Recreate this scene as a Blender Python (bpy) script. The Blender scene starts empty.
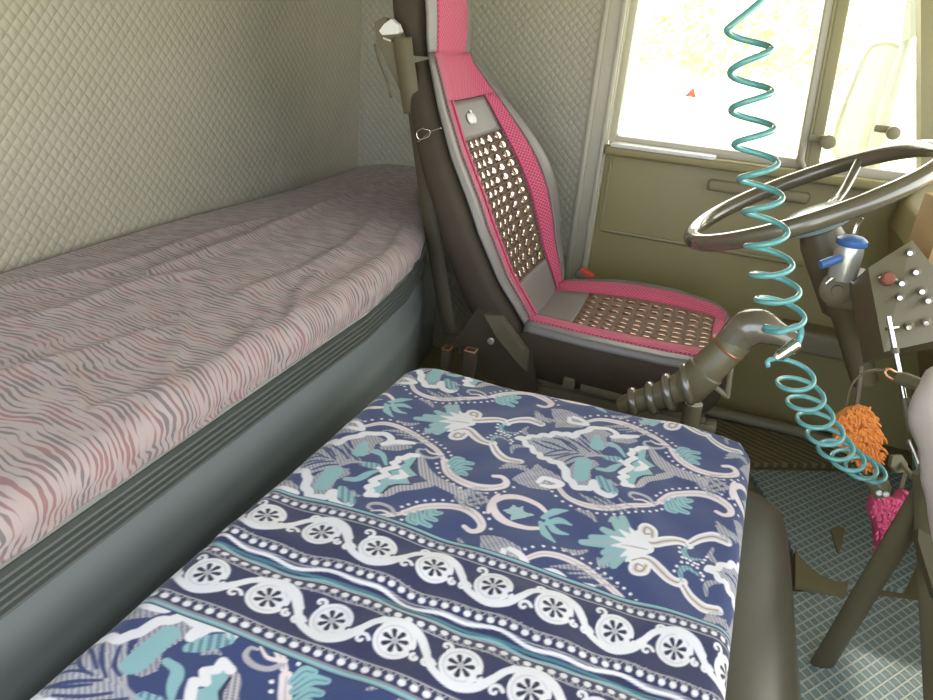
import bpy, bmesh, math, random
import numpy as np
from mathutils import Vector, Matrix

random.seed(7)
rng = np.random.default_rng(7)
PI = math.pi
SC = bpy.context.scene
COL = SC.collection

# ------------------------------------------------------------------ camera solve
FPX = 720.0
CX, CY = 466.5, 350.0
CAM = np.array([0.0, 0.0, 1.15])


def _ray(x, y):
    v = np.array([x - CX, y - CY, FPX])
    return v / np.linalg.norm(v)


_Y = _ray(750, 50)
_nx = -_ray(-1934, -196)
_X = _nx - _Y * _nx.dot(_Y)
_X /= np.linalg.norm(_X)
_Z = np.cross(_X, _Y)
R = np.array([_X, _Y, _Z])                 # world = R @ cam (x right, y down, z ahead)


def dray(px, py):
    return R @ np.array([px - CX, py - CY, FPX])


def onx(px, py, x):
    d = dray(px, py)
    return Vector(CAM + d * (x - CAM[0]) / d[0])


def ony(px, py, y):
    d = dray(px, py)
    return Vector(CAM + d * (y - CAM[1]) / d[1])


def onz(px, py, z):
    d = dray(px, py)
    return Vector(CAM + d * (z - CAM[2]) / d[2])


def dep(px, py, t):
    return Vector(CAM + dray(px, py) * t / FPX)


cam_d = bpy.data.cameras.new('camera')
cam = bpy.data.objects.new('camera', cam_d)
COL.objects.link(cam)
cam_d.sensor_width = 36.0
cam_d.lens = FPX / 933.0 * 36.0
cam_d.clip_start = 0.02
M4 = Matrix.Identity(4)
for i in range(3):
    M4[i][0] = R[i, 0]
    M4[i][1] = -R[i, 1]
    M4[i][2] = -R[i, 2]
    M4[i][3] = CAM[i]
cam.matrix_world = M4
SC.camera = cam
SC.view_settings.view_transform = 'Standard'
SC.view_settings.look = 'None'
SC.view_settings.gamma = 1.0
SC.view_settings.use_curve_mapping = False
SC.view_settings.exposure = 0.0


# ------------------------------------------------------------------ materials
def lin(c):
    out = []
    for v in c:
        v /= 255.0
        out.append(v / 12.92 if v <= 0.04045 else ((v + 0.055) / 1.055) ** 2.4)
    return (*out, 1.0)


class NT:
    """tiny helper round a node tree"""

    def __init__(self, name):
        self.m = bpy.data.materials.new(name)
        self.m.use_nodes = True
        self.t = self.m.node_tree
        self.t.nodes.clear()
        self.out = self.n('ShaderNodeOutputMaterial')

    def n(self, kind, **kw):
        nd = self.t.nodes.new(kind)
        for k, v in kw.items():
            setattr(nd, k, v)
        return nd

    def put(self, sock, v):
        if isinstance(v, bpy.types.NodeSocket):
            self.t.links.new(v, sock)
        elif v is not None:
            sock.default_value = v

    def math(self, op, a, b=None, c=None, clamp=False):
        nd = self.n('ShaderNodeMath', operation=op)
        nd.use_clamp = clamp
        self.put(nd.inputs[0], a)
        self.put(nd.inputs[1], b)
        self.put(nd.inputs[2], c)
        return nd.outputs[0]

    def coord(self, kind='Object'):
        nd = self.n('ShaderNodeTexCoord')
        return nd.outputs[kind]

    def sep(self, v):
        nd = self.n('ShaderNodeSeparateXYZ')
        self.put(nd.inputs[0], v)
        return nd.outputs

    def comb(self, x, y, z=0.0):
        nd = self.n('ShaderNodeCombineXYZ')
        self.put(nd.inputs[0], x)
        self.put(nd.inputs[1], y)
        self.put(nd.inputs[2], z)
        return nd.outputs[0]

    def noise(self, v, scale, detail=3, rough=0.55):
        nd = self.n('ShaderNodeTexNoise')
        self.put(nd.inputs['Vector'], v)
        nd.inputs['Scale'].default_value = scale
        nd.inputs['Detail'].default_value = detail
        nd.inputs['Roughness'].default_value = rough
        return nd.outputs[0]

    def mix(self, f, a, b):
        nd = self.n('ShaderNodeMix', data_type='RGBA')
        self.put(nd.inputs[0], f)
        self.put(nd.inputs[6], a)
        self.put(nd.inputs[7], b)
        return nd.outputs[2]

    def ramp(self, f, a, b):
        nd = self.n('ShaderNodeMapRange')
        nd.clamp = True
        self.put(nd.inputs[0], f)
        nd.inputs[1].default_value = a
        nd.inputs[2].default_value = b
        return nd.outputs[0]

    def bump(self, h, strength=0.5, dist=0.002):
        nd = self.n('ShaderNodeBump')
        nd.inputs['Strength'].default_value = strength
        nd.inputs['Distance'].default_value = dist
        self.put(nd.inputs['Height'], h)
        return nd.outputs[0]

    def surf(self, col, rough=0.6, metal=0.0, normal=None, spec=0.5, sheen=0.0, coat=0.0):
        b = self.n('ShaderNodeBsdfPrincipled')
        self.put(b.inputs['Base Color'], col)
        self.put(b.inputs['Roughness'], rough)
        b.inputs['Metallic'].default_value = metal
        b.inputs['Specular IOR Level'].default_value = spec
        b.inputs['Sheen Weight'].default_value = sheen
        b.inputs['Coat Weight'].default_value = coat
        self.put(b.inputs['Normal'], normal)
        self.t.links.new(b.outputs[0], self.out.inputs[0])
        return self.m


def plain(name, c, rough=0.55, metal=0.0, var=0.12, scale=18.0, bump=0.15, spec=0.5, coat=0.0):
    t = NT(name)
    co = t.coord('Object')
    n = t.noise(co, scale, 4)
    a = lin(c)
    dark = tuple(v * (1 - var) for v in a[:3]) + (1,)
    lite = tuple(min(1, v * (1 + var)) for v in a[:3]) + (1,)
    col = t.mix(n, dark, lite)
    f = t.noise(co, scale * 12, 2)
    return t.surf(col, rough, metal, t.bump(f, bump, 0.001) if bump else None, spec, 0, coat)


def m_quilt():
    t = NT('quilted_vinyl')
    u, v, _ = t.sep(t.coord('UV'))
    k = 2 * PI / 0.026
    a = t.math('SINE', t.math('MULTIPLY', t.math('ADD', u, t.math('MULTIPLY', v, 0.95)), k * 0.5))
    b = t.math('SINE', t.math('MULTIPLY', t.math('SUBTRACT', u, t.math('MULTIPLY', v, 0.95)), k * 0.5))
    h = t.math('POWER', t.math('ABSOLUTE', t.math('MULTIPLY', a, b)), 0.45)
    n = t.noise(t.comb(u, v), 3.0, 3)
    c1 = t.mix(n, lin((174, 169, 148)), lin((186, 182, 164)))
    seam = t.ramp(h, 0.12, 0.55)
    col = t.mix(seam, t.mix(0.80, lin((130, 122, 94)), c1), c1)
    return t.surf(col, 0.42, 0, t.bump(h, 0.34, 0.008), 0.45)


def m_zebra():
    t = NT('zebra_bedding')
    u, v, _ = t.sep(t.coord('UV'))
    uv = t.comb(u, v)
    w1 = t.noise(t.comb(t.math('MULTIPLY', u, 1.0), t.math('MULTIPLY', v, 0.7)), 7.0, 2)
    w2 = t.noise(t.comb(t.math('MULTIPLY', u, 0.8), v), 24.0, 2)
    sl = t.math('MULTIPLY', u, 0.10)
    vv = t.math('ADD', t.math('ADD', v, sl), t.math('ADD', t.math('MULTIPLY', w1, 0.075), t.math('MULTIPLY', w2, 0.016)))
    s = t.math('SINE', t.math('MULTIPLY', vv, 2 * PI / 0.0098))
    br = t.noise(t.comb(t.math('MULTIPLY', u, 0.35), v), 55.0, 1)
    s2 = t.math('ADD', s, t.math('MULTIPLY', t.math('SUBTRACT', br, 0.5), 4.5))
    dark = t.ramp(s2, 0.10, 0.75)
    lite = t.ramp(s2, -0.35, -0.95)
    pick = t.ramp(t.noise(t.comb(t.math('MULTIPLY', u, 0.3), v), 38.0, 1), 0.44, 0.56)
    dcol = t.mix(pick, lin((92, 90, 94)), lin((140, 92, 92)))
    base = t.mix(t.noise(uv, 4, 2), lin((178, 161, 159)), lin((170, 156, 154)))
    col = t.mix(t.math('MULTIPLY', dark, 0.72), base, dcol)
    col = t.mix(t.math('MULTIPLY', lite, 0.35), col, lin((176, 160, 156)))
    f = t.noise(uv, 420, 2)
    return t.surf(col, 0.9, 0, t.bump(f, 0.25, 0.0015), 0.2, 0.15)


def m_mesh(name, hi, lo, pitch=0.0105):
    t = NT(name)
    u, v, _ = t.sep(t.coord('UV'))
    k = PI / pitch
    a = t.math('SINE', t.math('MULTIPLY', t.math('ADD', u, v), k))
    b = t.math('SINE', t.math('MULTIPLY', t.math('SUBTRACT', u, v), k))
    h = t.math('ABSOLUTE', t.math('MULTIPLY', a, b))
    f = t.ramp(h, 0.10, 0.5)
    col = t.mix(f, lin(hi), lin(lo))
    return t.surf(col, 0.62, 0, t.bump(t.math('SUBTRACT', 1.0, f), 0.6, 0.003), 0.4, 0.2)


def m_lattice():
    t = NT('diamond_rubber_mat')
    u, v, _ = t.sep(t.coord('UV'))
    k = PI / 0.026
    a = t.math('ABSOLUTE', t.math('SINE', t.math('MULTIPLY', t.math('ADD', u, t.math('MULTIPLY', v, 0.8)), k)))
    b = t.math('ABSOLUTE', t.math('SINE', t.math('MULTIPLY', t.math('SUBTRACT', u, t.math('MULTIPLY', v, 0.8)), k)))
    h = t.math('MINIMUM', a, b)
    cell = t.ramp(h, 0.26, 0.46)
    n = t.noise(t.comb(u, v), 9, 3)
    edge = t.mix(n, lin((172, 180, 172)), lin((188, 192, 182)))
    well = t.mix(n, lin((112, 132, 134)), lin((130, 146, 142)))
    col = t.mix(cell, edge, well)
    return t.surf(col, 0.6, 0, t.bump(t.math('SUBTRACT', 1.0, cell), 0.8, 0.006), 0.35)


def m_ribmat():
    t = NT('hazed_ribbed_mat')  # both mat tones lightened to include the haze in the footwell
    u, v, _ = t.sep(t.coord('UV'))
    n = t.noise(t.comb(u, v), 30, 2)
    s = t.math('SINE', t.math('ADD', t.math('MULTIPLY', t.math('ADD', t.math('MULTIPLY', u, .5), v), 2 * PI / 0.028), t.math('MULTIPLY', n, 4)))
    f = t.ramp(s, -0.2, 0.7)
    col = t.mix(f, lin((104, 97, 70)), lin((140, 132, 104)))
    return t.surf(col, 0.7, 0, t.bump(f, 0.5, 0.004), 0.3)


def m_glass():
    t = NT('window_glass')
    tr = t.n('ShaderNodeBsdfTransparent')
    gl = t.n('ShaderNodeBsdfGlossy')
    gl.inputs['Roughness'].default_value = 0.02
    n = t.noise(t.coord('Object'), 2.0, 2)
    t.put(tr.inputs[0], t.mix(n, (0.93, 0.95, 0.93, 1), (0.96, 0.97, 0.95, 1)))
    fr = t.n('ShaderNodeFresnel')
    fr.inputs[0].default_value = 1.3
    mx = t.n('ShaderNodeMixShader')
    t.t.links.new(fr.outputs[0], mx.inputs[0])
    t.t.links.new(tr.outputs[0], mx.inputs[1])
    t.t.links.new(gl.outputs[0], mx.inputs[2])
    t.t.links.new(mx.outputs[0], t.out.inputs[0])
    return t.m


def m_attr(name):
    t = NT(name)
    a = t.n('ShaderNodeAttribute', attribute_name='pattern')
    f = t.noise(t.coord('Object'), 500, 2)
    w = t.noise(t.coord('Object'), 30, 2)
    h = t.math('ADD', f, t.math('MULTIPLY', w, 0.6))
    return t.surf(a.outputs[0], 0.8, 0, t.bump(h, 0.3, 0.0015), 0.25, 0.25)


def m_ground():
    t = NT('overexposed_field')  # ground whitened in colour to look overexposed
    co = t.coord('Object')
    n = t.ramp(t.noise(co, 0.25, 5), 0.42, 0.6)
    f = t.noise(co, 6, 4)
    a = t.mix(n, lin((232, 228, 208)), lin((214, 222, 176)))
    return t.surf(t.mix(t.math('MULTIPLY', f, .3), a, lin((196, 204, 160))), 0.9, 0, None, 0.1)


MAT = {}
MAT['quilt'] = m_quilt()
MAT['zebra'] = m_zebra()
MAT['pink'] = m_mesh('pink_spacer_mesh', (246, 112, 150), (190, 56, 96))
MAT['lattice'] = m_lattice()
MAT['ribmat'] = m_ribmat()
MAT['glass'] = m_glass()
MAT['blanket'] = m_attr('woven_blue_blanket')
MAT['ground'] = m_ground()
MAT['door'] = plain('hazed_door_plastic', (160, 150, 102), 0.42, var=0.08, scale=5, bump=0.06)  # dark plastic lightened: window glare haze is put into this colour
MAT['dash'] = plain('hazed_dash_plastic', (156, 146, 102), 0.5, var=0.1, scale=6, bump=0.1)  # veiling haze put into the colour; the dash itself is darker
MAT['frame'] = plain('pale_painted_frame', (196, 190, 168), 0.35, var=0.05, bump=0.03)
MAT['seal'] = plain('olive_window_seal', (156, 148, 112), 0.55, var=0.06)
MAT['ceil'] = plain('ceiling_vinyl', (120, 114, 86), 0.7)
MAT['floor'] = plain('hazed_floor_vinyl', (126, 117, 84), 0.6)  # floor tone raised to carry the haze over the footwell
MAT['cover'] = plain('grey_engine_cover_vinyl', (68, 67, 56), 0.38, var=0.08, scale=8, bump=0.2)
MAT['base'] = plain('grey_bunk_panel', (126, 133, 133), 0.38, var=0.06, scale=4, bump=0.08)
MAT['rib'] = plain('dark_ribbed_trim', (92, 96, 92), 0.22, var=0.08, bump=0.05)
MAT['body'] = plain('black_seat_upholstery', (70, 60, 46), 0.75, var=0.12, bump=0.3)
MAT['greyleather'] = plain('grey_leatherette', (136, 131, 127), 0.42, var=0.05, bump=0.12, scale=30)
MAT['bead'] = plain('sheen_paled_brown_bead', (206, 186, 172), 0.14, metal=0.85, var=0.2, scale=60, bump=0, spec=0.9, coat=1.0)  # brown beads; the pale tint is the window's reflection put into the colour
MAT['beadnet'] = plain('grey_bead_netting', (134, 112, 98), 0.8, var=0.2, scale=90)
MAT['white'] = plain('white_plastic', (240, 238, 234), 0.4, var=0.04)
MAT['blackgloss'] = plain('sheen_lifted_black_plastic', (108, 101, 84), 0.22, var=0.06, bump=0.0, spec=0.9, coat=1.0)  # black plastic lightened: sky reflected on the rim is in the base colour
MAT['black'] = plain('hazed_black_rubber', (110, 102, 78), 0.4, var=0.12, bump=0.15)  # black rubber paled by glare haze mixed into its base
MAT['bracket'] = plain('worn_dark_bracket', (120, 112, 92), 0.4, metal=0.2, var=0.15)
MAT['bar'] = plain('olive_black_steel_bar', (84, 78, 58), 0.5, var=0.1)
MAT['beadbrown'] = plain('brown_glossy_bead', (138, 96, 74), 0.14, metal=0.6, var=0.2, scale=60, bump=0, spec=0.9, coat=1.0)
MAT['chrome'] = plain('chrome_steel', (225, 224, 218), 0.14, metal=1.0, var=0.04, bump=0)
MAT['brass'] = plain('worn_copper_edge', (190, 140, 100), 0.3, metal=0.8, var=0.1)
MAT['hose'] = plain('turquoise_air_hose', (98, 162, 162), 0.22, var=0.08, bump=0, spec=0.7, coat=0.4)
MAT['hub'] = plain('pale_teal_hub_pad', (150, 166, 160), 0.25, var=0.05)
MAT['red'] = plain('red_plastic_button', (214, 70, 52), 0.4)
MAT['dullred'] = plain('dull_red_cap', (140, 84, 64), 0.5)
MAT['blue'] = plain('blue_plastic', (70, 112, 168), 0.35)
MAT['silver'] = plain('silver_plastic', (200, 200, 192), 0.22, metal=0.5)
MAT['orange'] = plain('orange_chenille', (250, 156, 78), 0.85, var=0.15, scale=60, bump=0.3)
MAT['pinkmitt'] = plain('pink_chenille', (226, 96, 138), 0.85, var=0.15, scale=60, bump=0.3)
MAT['fleece'] = plain('pale_grey_fleece', (196, 182, 174), 0.9, var=0.05, scale=40, bump=0.4)
MAT['tan'] = plain('tan_cardboard', (190, 158, 112), 0.7)
MAT['webbing'] = plain('grey_belt_webbing', (108, 98, 74), 0.6, scale=80)
MAT['darkweb'] = plain('dark_belt_webbing', (88, 80, 60), 0.65, scale=80)
MAT['pad'] = plain('grey_olive_pad', (136, 130, 104), 0.5)
MAT['leafa'] = plain('overexposed_green_leaf', (240, 244, 204), 0.7, var=0.1, scale=3)  # near-white green: overexposed daylight is put into the leaf colour
MAT['leafb'] = plain('overexposed_tree_leaf', (226, 236, 208), 0.7, var=0.1, scale=3)  # tree leaves washed toward white by painted-in overexposure
MAT['bark'] = plain('overexposed_bark', (226, 224, 200), 0.9)  # bark paled: blown-out daylight is put into the colour
MAT['mirrorback'] = plain('pale_mirror_shell', (206, 206, 198), 0.4)
MAT['mirrorsky'] = plain('mirror_face', (244, 246, 244), 0.45, metal=0.3, var=0.01, bump=0)  # white base stands in for the sky this mirror reflects


# ------------------------------------------------------------------ mesh helpers
class MB:
    def __init__(self):
        self.v = []
        self.f = []
        self.uv = {}

    def add(self, vs, fs):
        o = len(self.v)
        self.v += [tuple(p) for p in vs]
        self.f += [tuple(i + o for i in f) for f in fs]
        return self

    def box(self, c, size, rot=None, bevel=0.004, seg=2):
        bm = bmesh.new()
        bmesh.ops.create_cube(bm, size=1.0)
        for v in bm.verts:
            v.co = Vector((v.co.x * size[0], v.co.y * size[1], v.co.z * size[2]))
        if bevel:
            bmesh.ops.bevel(bm, geom=bm.edges[:], offset=min(bevel, min(size) * 0.45), segments=seg, affect='EDGES', profile=0.6)
        bm.verts.index_update()
        m = rot if rot is not None else Matrix.Identity(3)
        self.add([m @ v.co + Vector(c) for v in bm.verts], [[v.index for v in f.verts] for f in bm.faces])
        bm.free()
        return self

    def slab(self, pts, n, thick):
        """polygon pts extruded along n by thick"""
        n = Vector(n).normalized() * thick
        k = len(pts)
        a = [Vector(p) for p in pts]
        b = [p + n for p in a]
        fs = [list(range(k))[::-1], list(range(k, 2 * k))]
        for i in range(k):
            j = (i + 1) % k
            fs.append([i, j, k + j, k + i])
        return self.add(a + b, fs)

    def tube(self, pts, rad, seg=10, caps=True, closed=False, flat=None):
        pts = [Vector(p) for p in pts]
        n = len(pts)
        if not hasattr(rad, '__len__'):
            rad = [rad] * n
        vs, fs = [], []
        prev = None
        for i, p in enumerate(pts):
            if closed:
                d = pts[(i + 1) % n] - pts[i - 1]
            else:
                d = pts[min(i + 1, n - 1)] - pts[max(i - 1, 0)]
            d.normalize()
            if prev is None:
                a = d.orthogonal().normalized()
                if flat is not None:
                    a = (Vector(flat) - d * Vector(flat).dot(d)).normalized()
            else:
                a = (prev - d * prev.dot(d)).normalized()
            prev = a
            b = d.cross(a)
            r = rad[i]
            ra, rb = (r if isinstance(r, tuple) else (r, r))
            for k in range(seg):
                t = 2 * PI * k / seg
                vs.append(p + a * math.cos(t) * ra + b * math.sin(t) * rb)
        m = n if closed else n - 1
        for i in range(m):
            for k in range(seg):
                k2 = (k + 1) % seg
                j = (i + 1) % n
                fs.append([i * seg + k, i * seg + k2, j * seg + k2, j * seg + k])
        if caps and not closed:
            fs.append(list(range(seg))[::-1])
            fs.append([(n - 1) * seg + k for k in range(seg)])
        return self.add(vs, fs)

    def lathe(self, o, axis, prof, seg=24):
        """prof: list of (along, radius)"""
        ax = Vector(axis).normalized()
        return self.tube_frames([Vector(o) + ax * h for h, r in prof], [r for h, r in prof], ax, seg)

    def tube_frames(self, pts, rad, ax, seg):
        a = ax.orthogonal().normalized()
        b = ax.cross(a)
        vs, fs = [], []
        for p, r in zip(pts, rad):
            for k in range(seg):
                t = 2 * PI * k / seg
                vs.append(p + (a * math.cos(t) + b * math.sin(t)) * r)
        for i in range(len(pts) - 1):
            for k in range(seg):
                k2 = (k + 1) % seg
                fs.append([i * seg + k, i * seg + k2, (i + 1) * seg + k2, (i + 1) * seg + k])
        fs.append(list(range(seg))[::-1])
        fs.append([(len(pts) - 1) * seg + k for k in range(seg)])
        return self.add(vs, fs)

    def ell(self, c, ax, ay, az, nu=10, nv=6):
        """ellipsoid with three half-axis vectors"""
        c = Vector(c)
        vs, fs = [], []
        for j in range(1, nv):
            ph = PI * j / nv
            for i in range(nu):
                t = 2 * PI * i / nu
                vs.append(c + ax * (math.sin(ph) * math.cos(t)) + ay * (math.sin(ph) * math.sin(t)) + az * math.cos(ph))
        top = len(vs)
        vs.append(c + az)
        vs.append(c - az)
        for j in range(nv - 2):
            for i in range(nu):
                i2 = (i + 1) % nu
                fs.append([j * nu + i, (j + 1) * nu + i, (j + 1) * nu + i2, j * nu + i2])
        for i in range(nu):
            i2 = (i + 1) % nu
            fs.append([top, i, i2])
            fs.append([top + 1, (nv - 2) * nu + i2, (nv - 2) * nu + i])
        return self.add(vs, fs)

    def grid(self, fn, us, vs_, uvfn=None, flip=False):
        o = len(self.v)
        nu, nv = len(us), len(vs_)
        for v in vs_:
            for u in us:
                self.v.append(tuple(fn(u, v)))
                if uvfn:
                    self.uv[len(self.v) - 1] = uvfn(u, v)
        for j in range(nv - 1):
            for i in range(nu - 1):
                a = o + j * nu + i
                q = (a, a + 1, a + nu + 1, a + nu)
                self.f.append(q[::-1] if flip else q)
        return self

    def build(self, name, mat, parent=None, smooth=40, solid=0.0, off=-1.0):
        me = bpy.data.meshes.new(name)
        me.from_pydata([tuple(p) for p in self.v], [], self.f)
        me.validate()
        if self.uv:
            lay = me.uv_layers.new(name='UVMap')
            for lp in me.loops:
                lay.data[lp.index].uv = self.uv.get(lp.vertex_index, (0, 0))
        else:
            bm = bmesh.new()
            bm.from_mesh(me)
            bmesh.ops.recalc_face_normals(bm, faces=bm.faces[:])
            bm.to_mesh(me)
            bm.free()
        if smooth:
            me.polygons.foreach_set('use_smooth', [True] * len(me.polygons))
            me.set_sharp_from_angle(angle=math.radians(smooth))
        me.materials.append(MAT[mat])
        o = bpy.data.objects.new(name, me)
        COL.objects.link(o)
        if parent is not None:
            o.parent = parent
            o.matrix_parent_inverse = parent.matrix_world.inverted()
        if solid:
            md = o.modifiers.new('thickness', 'SOLIDIFY')
            md.thickness = solid
            md.offset = off
        return o


def tag(o, label, cat, group=None):
    o['label'] = label
    o['category'] = cat
    if group:
        o['group'] = group
    return o


def thing(name, label, cat, loc, group=None):
    o = bpy.data.objects.new(name, None)
    o.empty_display_size = 0.05
    COL.objects.link(o)
    o.matrix_world = Matrix.Translation(Vector(loc))
    bpy.context.view_layer.update()
    return tag(o, label, cat, group)


def struct(o, label=None):
    o['kind'] = 'structure'
    if label:
        o['label'] = label
    return o


def smooth_path(pts, n=8):
    """Catmull-Rom through 3D points"""
    P = [Vector(p) for p in pts]
    P = [P[0] * 2 - P[1]] + P + [P[-1] * 2 - P[-2]]
    out = []
    for i in range(1, len(P) - 2):
        for k in range(n):
            t = k / n
            a, b, c, d = P[i - 1], P[i], P[i + 1], P[i + 2]
            out.append(0.5 * ((2 * b) + (c - a) * t + (2 * a - 5 * b + 4 * c - d) * t * t + (3 * b - a - 3 * c + d) * t ** 3))
    out.append(P[-2])
    return out


def lerp_tab(tab, x):
    xs = [p[0] for p in tab]
    return [float(np.interp(x, xs, [p[k] for p in tab])) for k in range(1, len(tab[0]))]


def lsp(a, b, n):
    return [float(v) for v in np.linspace(a, b, n)]


YW = 2.42          # inner face of the driver-side wall and door

# ------------------------------------------------------------------ world
w = bpy.data.worlds.new('world')
SC.world = w
w.use_nodes = True
nt = w.node_tree
nt.nodes.clear()
wo = nt.nodes.new('ShaderNodeOutputWorld')
bg = nt.nodes.new('ShaderNodeBackground')
tc = nt.nodes.new('ShaderNodeTexCoord')
sp = nt.nodes.new('ShaderNodeSeparateXYZ')
mr = nt.nodes.new('ShaderNodeMapRange')
mr.inputs[1].default_value = -0.6
mr.inputs[2].default_value = 0.6
mx = nt.nodes.new('ShaderNodeMix')
mx.data_type = 'RGBA'
mx.inputs[6].default_value = (0.74, 0.82, 0.96, 1)
mx.inputs[7].default_value = (1.75, 1.66, 1.46, 1)
nt.links.new(tc.outputs['Generated'], sp.inputs[0])
nt.links.new(sp.outputs[1], mr.inputs[0])
nt.links.new(mr.outputs[0], mx.inputs[0])
nt.links.new(mx.outputs[2], bg.inputs[0])
bg.inputs[1].default_value = 3.8
nt.links.new(bg.outputs[0], wo.inputs[0])

sd = bpy.data.lights.new('sun', 'SUN')
sd.energy = 2.5
sd.angle = 0.03
sd.color = (1.0, 0.95, 0.85)
so = bpy.data.objects.new('sun', sd)
COL.objects.link(so)
so.rotation_euler = Vector((-0.35, -0.30, -0.9)).to_track_quat('-Z', 'Y').to_euler()

# ------------------------------------------------------------------ shell
g = MB().grid(lambda u, v: (u, v, -1.2), lsp(-80, 80, 9), lsp(-40, 160, 9)).build('ground', 'ground', smooth=0)
struct(g)

fl = MB().box((0.15, 1.05, -0.02), (2.85, 2.9, 0.04), bevel=0).build('floor', 'floor', smooth=0)
struct(fl)
ce = MB().box((-0.1, 1.15, 1.655), (2.4, 2.7, 0.05), bevel=0).build('ceiling', 'ceil', smooth=0)
struct(ce)


def wall_grid(name, fn, us, vs_, uvfn, nrm):
    o = MB().grid(fn, us, vs_, uvfn).build(name, 'quilt', smooth=0)
    md = o.modifiers.new('thickness', 'SOLIDIFY')
    md.thickness = 0.03
    md.offset = nrm
    return struct(o)


wall_grid('wall_back', lambda u, v: (-1.25, u, v), lsp(-0.35, YW + 0.02, 5), lsp(0, 1.64, 5), lambda u, v: (u, v), -1)
wl = wall_grid('wall_left', lambda u, v: (u, YW + 0.001, v), lsp(-1.25, -0.44, 5), lsp(0, 1.64, 5), lambda u, v: (u, v), 1)


def studs(parent):
    for (px, py) in ((372, 20), (371, 65), (371, 140), (590, 36), (577, 128), (569, 200), (440, 20)):
        p = ony(px, py, YW)
        b = MB().lathe((p.x, YW + 0.004, p.z), (0, -1, 0), [(0, 0.014), (0.006, 0.0135), (0.010, 0.009), (0.012, 0.003)], 16)
        b.build('stud', 'frame', parent)


studs(wl)
# corner welt between the two quilted walls
struct(MB().tube([(-1.236, YW - 0.012, 0.62), (-1.236, YW - 0.012, 1.63)], 0.009, 10).build('trim_1', 'seal'))

# door post (pale painted strip between quilted wall and door)
t2 = MB()
a0, a1 = -0.447, -0.365
t2.box(((a0 + a1) / 2, YW - 0.012, 0.815), (a1 - a0, 0.03, 1.63), bevel=0.006)
t2.box((a0 + 0.018, YW - 0.03, 0.815), (0.018, 0.014, 1.63), bevel=0.006)
t2.box((a1 - 0.012, YW - 0.032, 0.815), (0.014, 0.02, 1.63), bevel=0.006)
struct(t2.build('trim_2', 'frame'))

# ------------------------------------------------------------------ door
SILL = 0.845
dr = thing('door_1', 'driver door with haze-lightened olive lower panel and bright side window', 'door', (0.1, YW, 0.05))
struct(dr)
x0, x1 = -0.368, 1.0
pm = MB()
pm.box(((x0 + x1) / 2, YW + 0.03, (SILL - 0.03) / 2), (x1 - x0, 0.06, SILL - 0.03), bevel=0.008)
pm.build('door_panel', 'door', dr)
MB().box(((x0 + x1) / 2, YW + 0.004, SILL - 0.022), (x1 - x0, 0.10, 0.03), bevel=0.01, seg=3).build('window_ledge', 'door', dr)
# moulding line along the panel and a shallow rail above it
ml = MB()
pa, pb = ony(600, 229, YW - 0.004), ony(690, 243, YW - 0.004)
ml.tube([(pa.x, YW - 0.004, pa.z), (pb.x + 0.35, YW - 0.004, pa.z - 0.005)], 0.007, 10)
ml.tube([(pa.x, YW - 0.004, pa.z), (pa.x, YW - 0.004, SILL - 0.05)], 0.006, 10)
ml.build('panel_moulding', 'seal', dr)
# arm rest
ar = MB()
pa = ony(705, 180, YW)
ar.box((pa.x + 0.16, YW - 0.008, pa.z - 0.01), (0.30, 0.03, 0.035), bevel=0.012, seg=3)
ar.build('pull_handle', 'seal', dr)
# lower pocket pad
pk = MB()
p0, p1 = ony(792, 326, 2.36), ony(848, 346, 2.36)
pk.box(((p0.x + p1.x) / 2, 2.375, (p0.z + p1.z) / 2 - 0.02), (p1.x - p0.x + 0.06, 0.10, 0.075), bevel=0.015, seg=3)
pk.build('door_pocket', 'pad', dr)
# sill strip at the floor (structure)
ss = MB()
ss.tube(smooth_path([(-0.25, 2.34, 0.02), (0.15, 2.34, 0.02), (0.45, 2.33, 0.02), (0.62, 2.25, 0.02)], 6), 0.022, 10)
struct(ss.build('trim_3', 'pad'))
# window frame
fr = MB()
TOP = 1.55
fr.box((x0 + 0.011, YW + 0.03, (SILL + TOP) / 2), (0.026, 0.05, TOP - SILL), bevel=0.008)
fr.box(((x0 + x1) / 2, YW + 0.03, TOP), (x1 - x0, 0.05, 0.05), bevel=0.008)
fr.box(((x0 + x1) / 2, YW + 0.035, SILL + 0.004), (x1 - x0, 0.05, 0.03), bevel=0.008)
fr.box(((x0 + x1) / 2, YW + 0.035, 1.60), (x1 - x0, 0.05, 0.07), bevel=0.004)
fr.build('window_frame', 'frame', dr)
q0, q1_ = ony(612, 143, YW - 0.02), ony(716, 158, YW - 0.02)
MB().box(((q0.x + q1_.x) / 2, YW - 0.018, SILL - 0.004), (q1_.x - q0.x, 0.07, 0.012), bevel=0.004).build('ledge_glint', 'white', dr)  # white bar added as the bright reflection along the ledge
# divider between main and quarter window: a pale channel and a dark seal, leaning with the photo
da, db = ony(806, 168, YW), ony(837, 0, YW)
dirv = (db - da)
dtop = da + dirv * ((TOP - da.z) / dirv.z)
dv = MB()
L = (dtop - da).length
mid = (da + dtop) / 2
rot = dirv.to_track_quat('Z', 'Y').to_matrix()
rot = Matrix.Rotation(math.atan2(dirv.x, dirv.z), 3, 'Y')
dv.box((mid.x - 0.016, YW + 0.02, mid.z), (0.028, 0.05, L), rot, 0.007, 3)
dv.build('divider_channel', 'frame', dr)
dv = MB()
dv.box((mid.x + 0.016, YW + 0.024, mid.z), (0.034, 0.06, L), rot, 0.007, 3)
dv.box((mid.x - 0.004, YW + 0.014, mid.z), (0.008, 0.05, L), rot, 0.002, 2)
dv.build('divider_seal', 'seal', dr)
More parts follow.
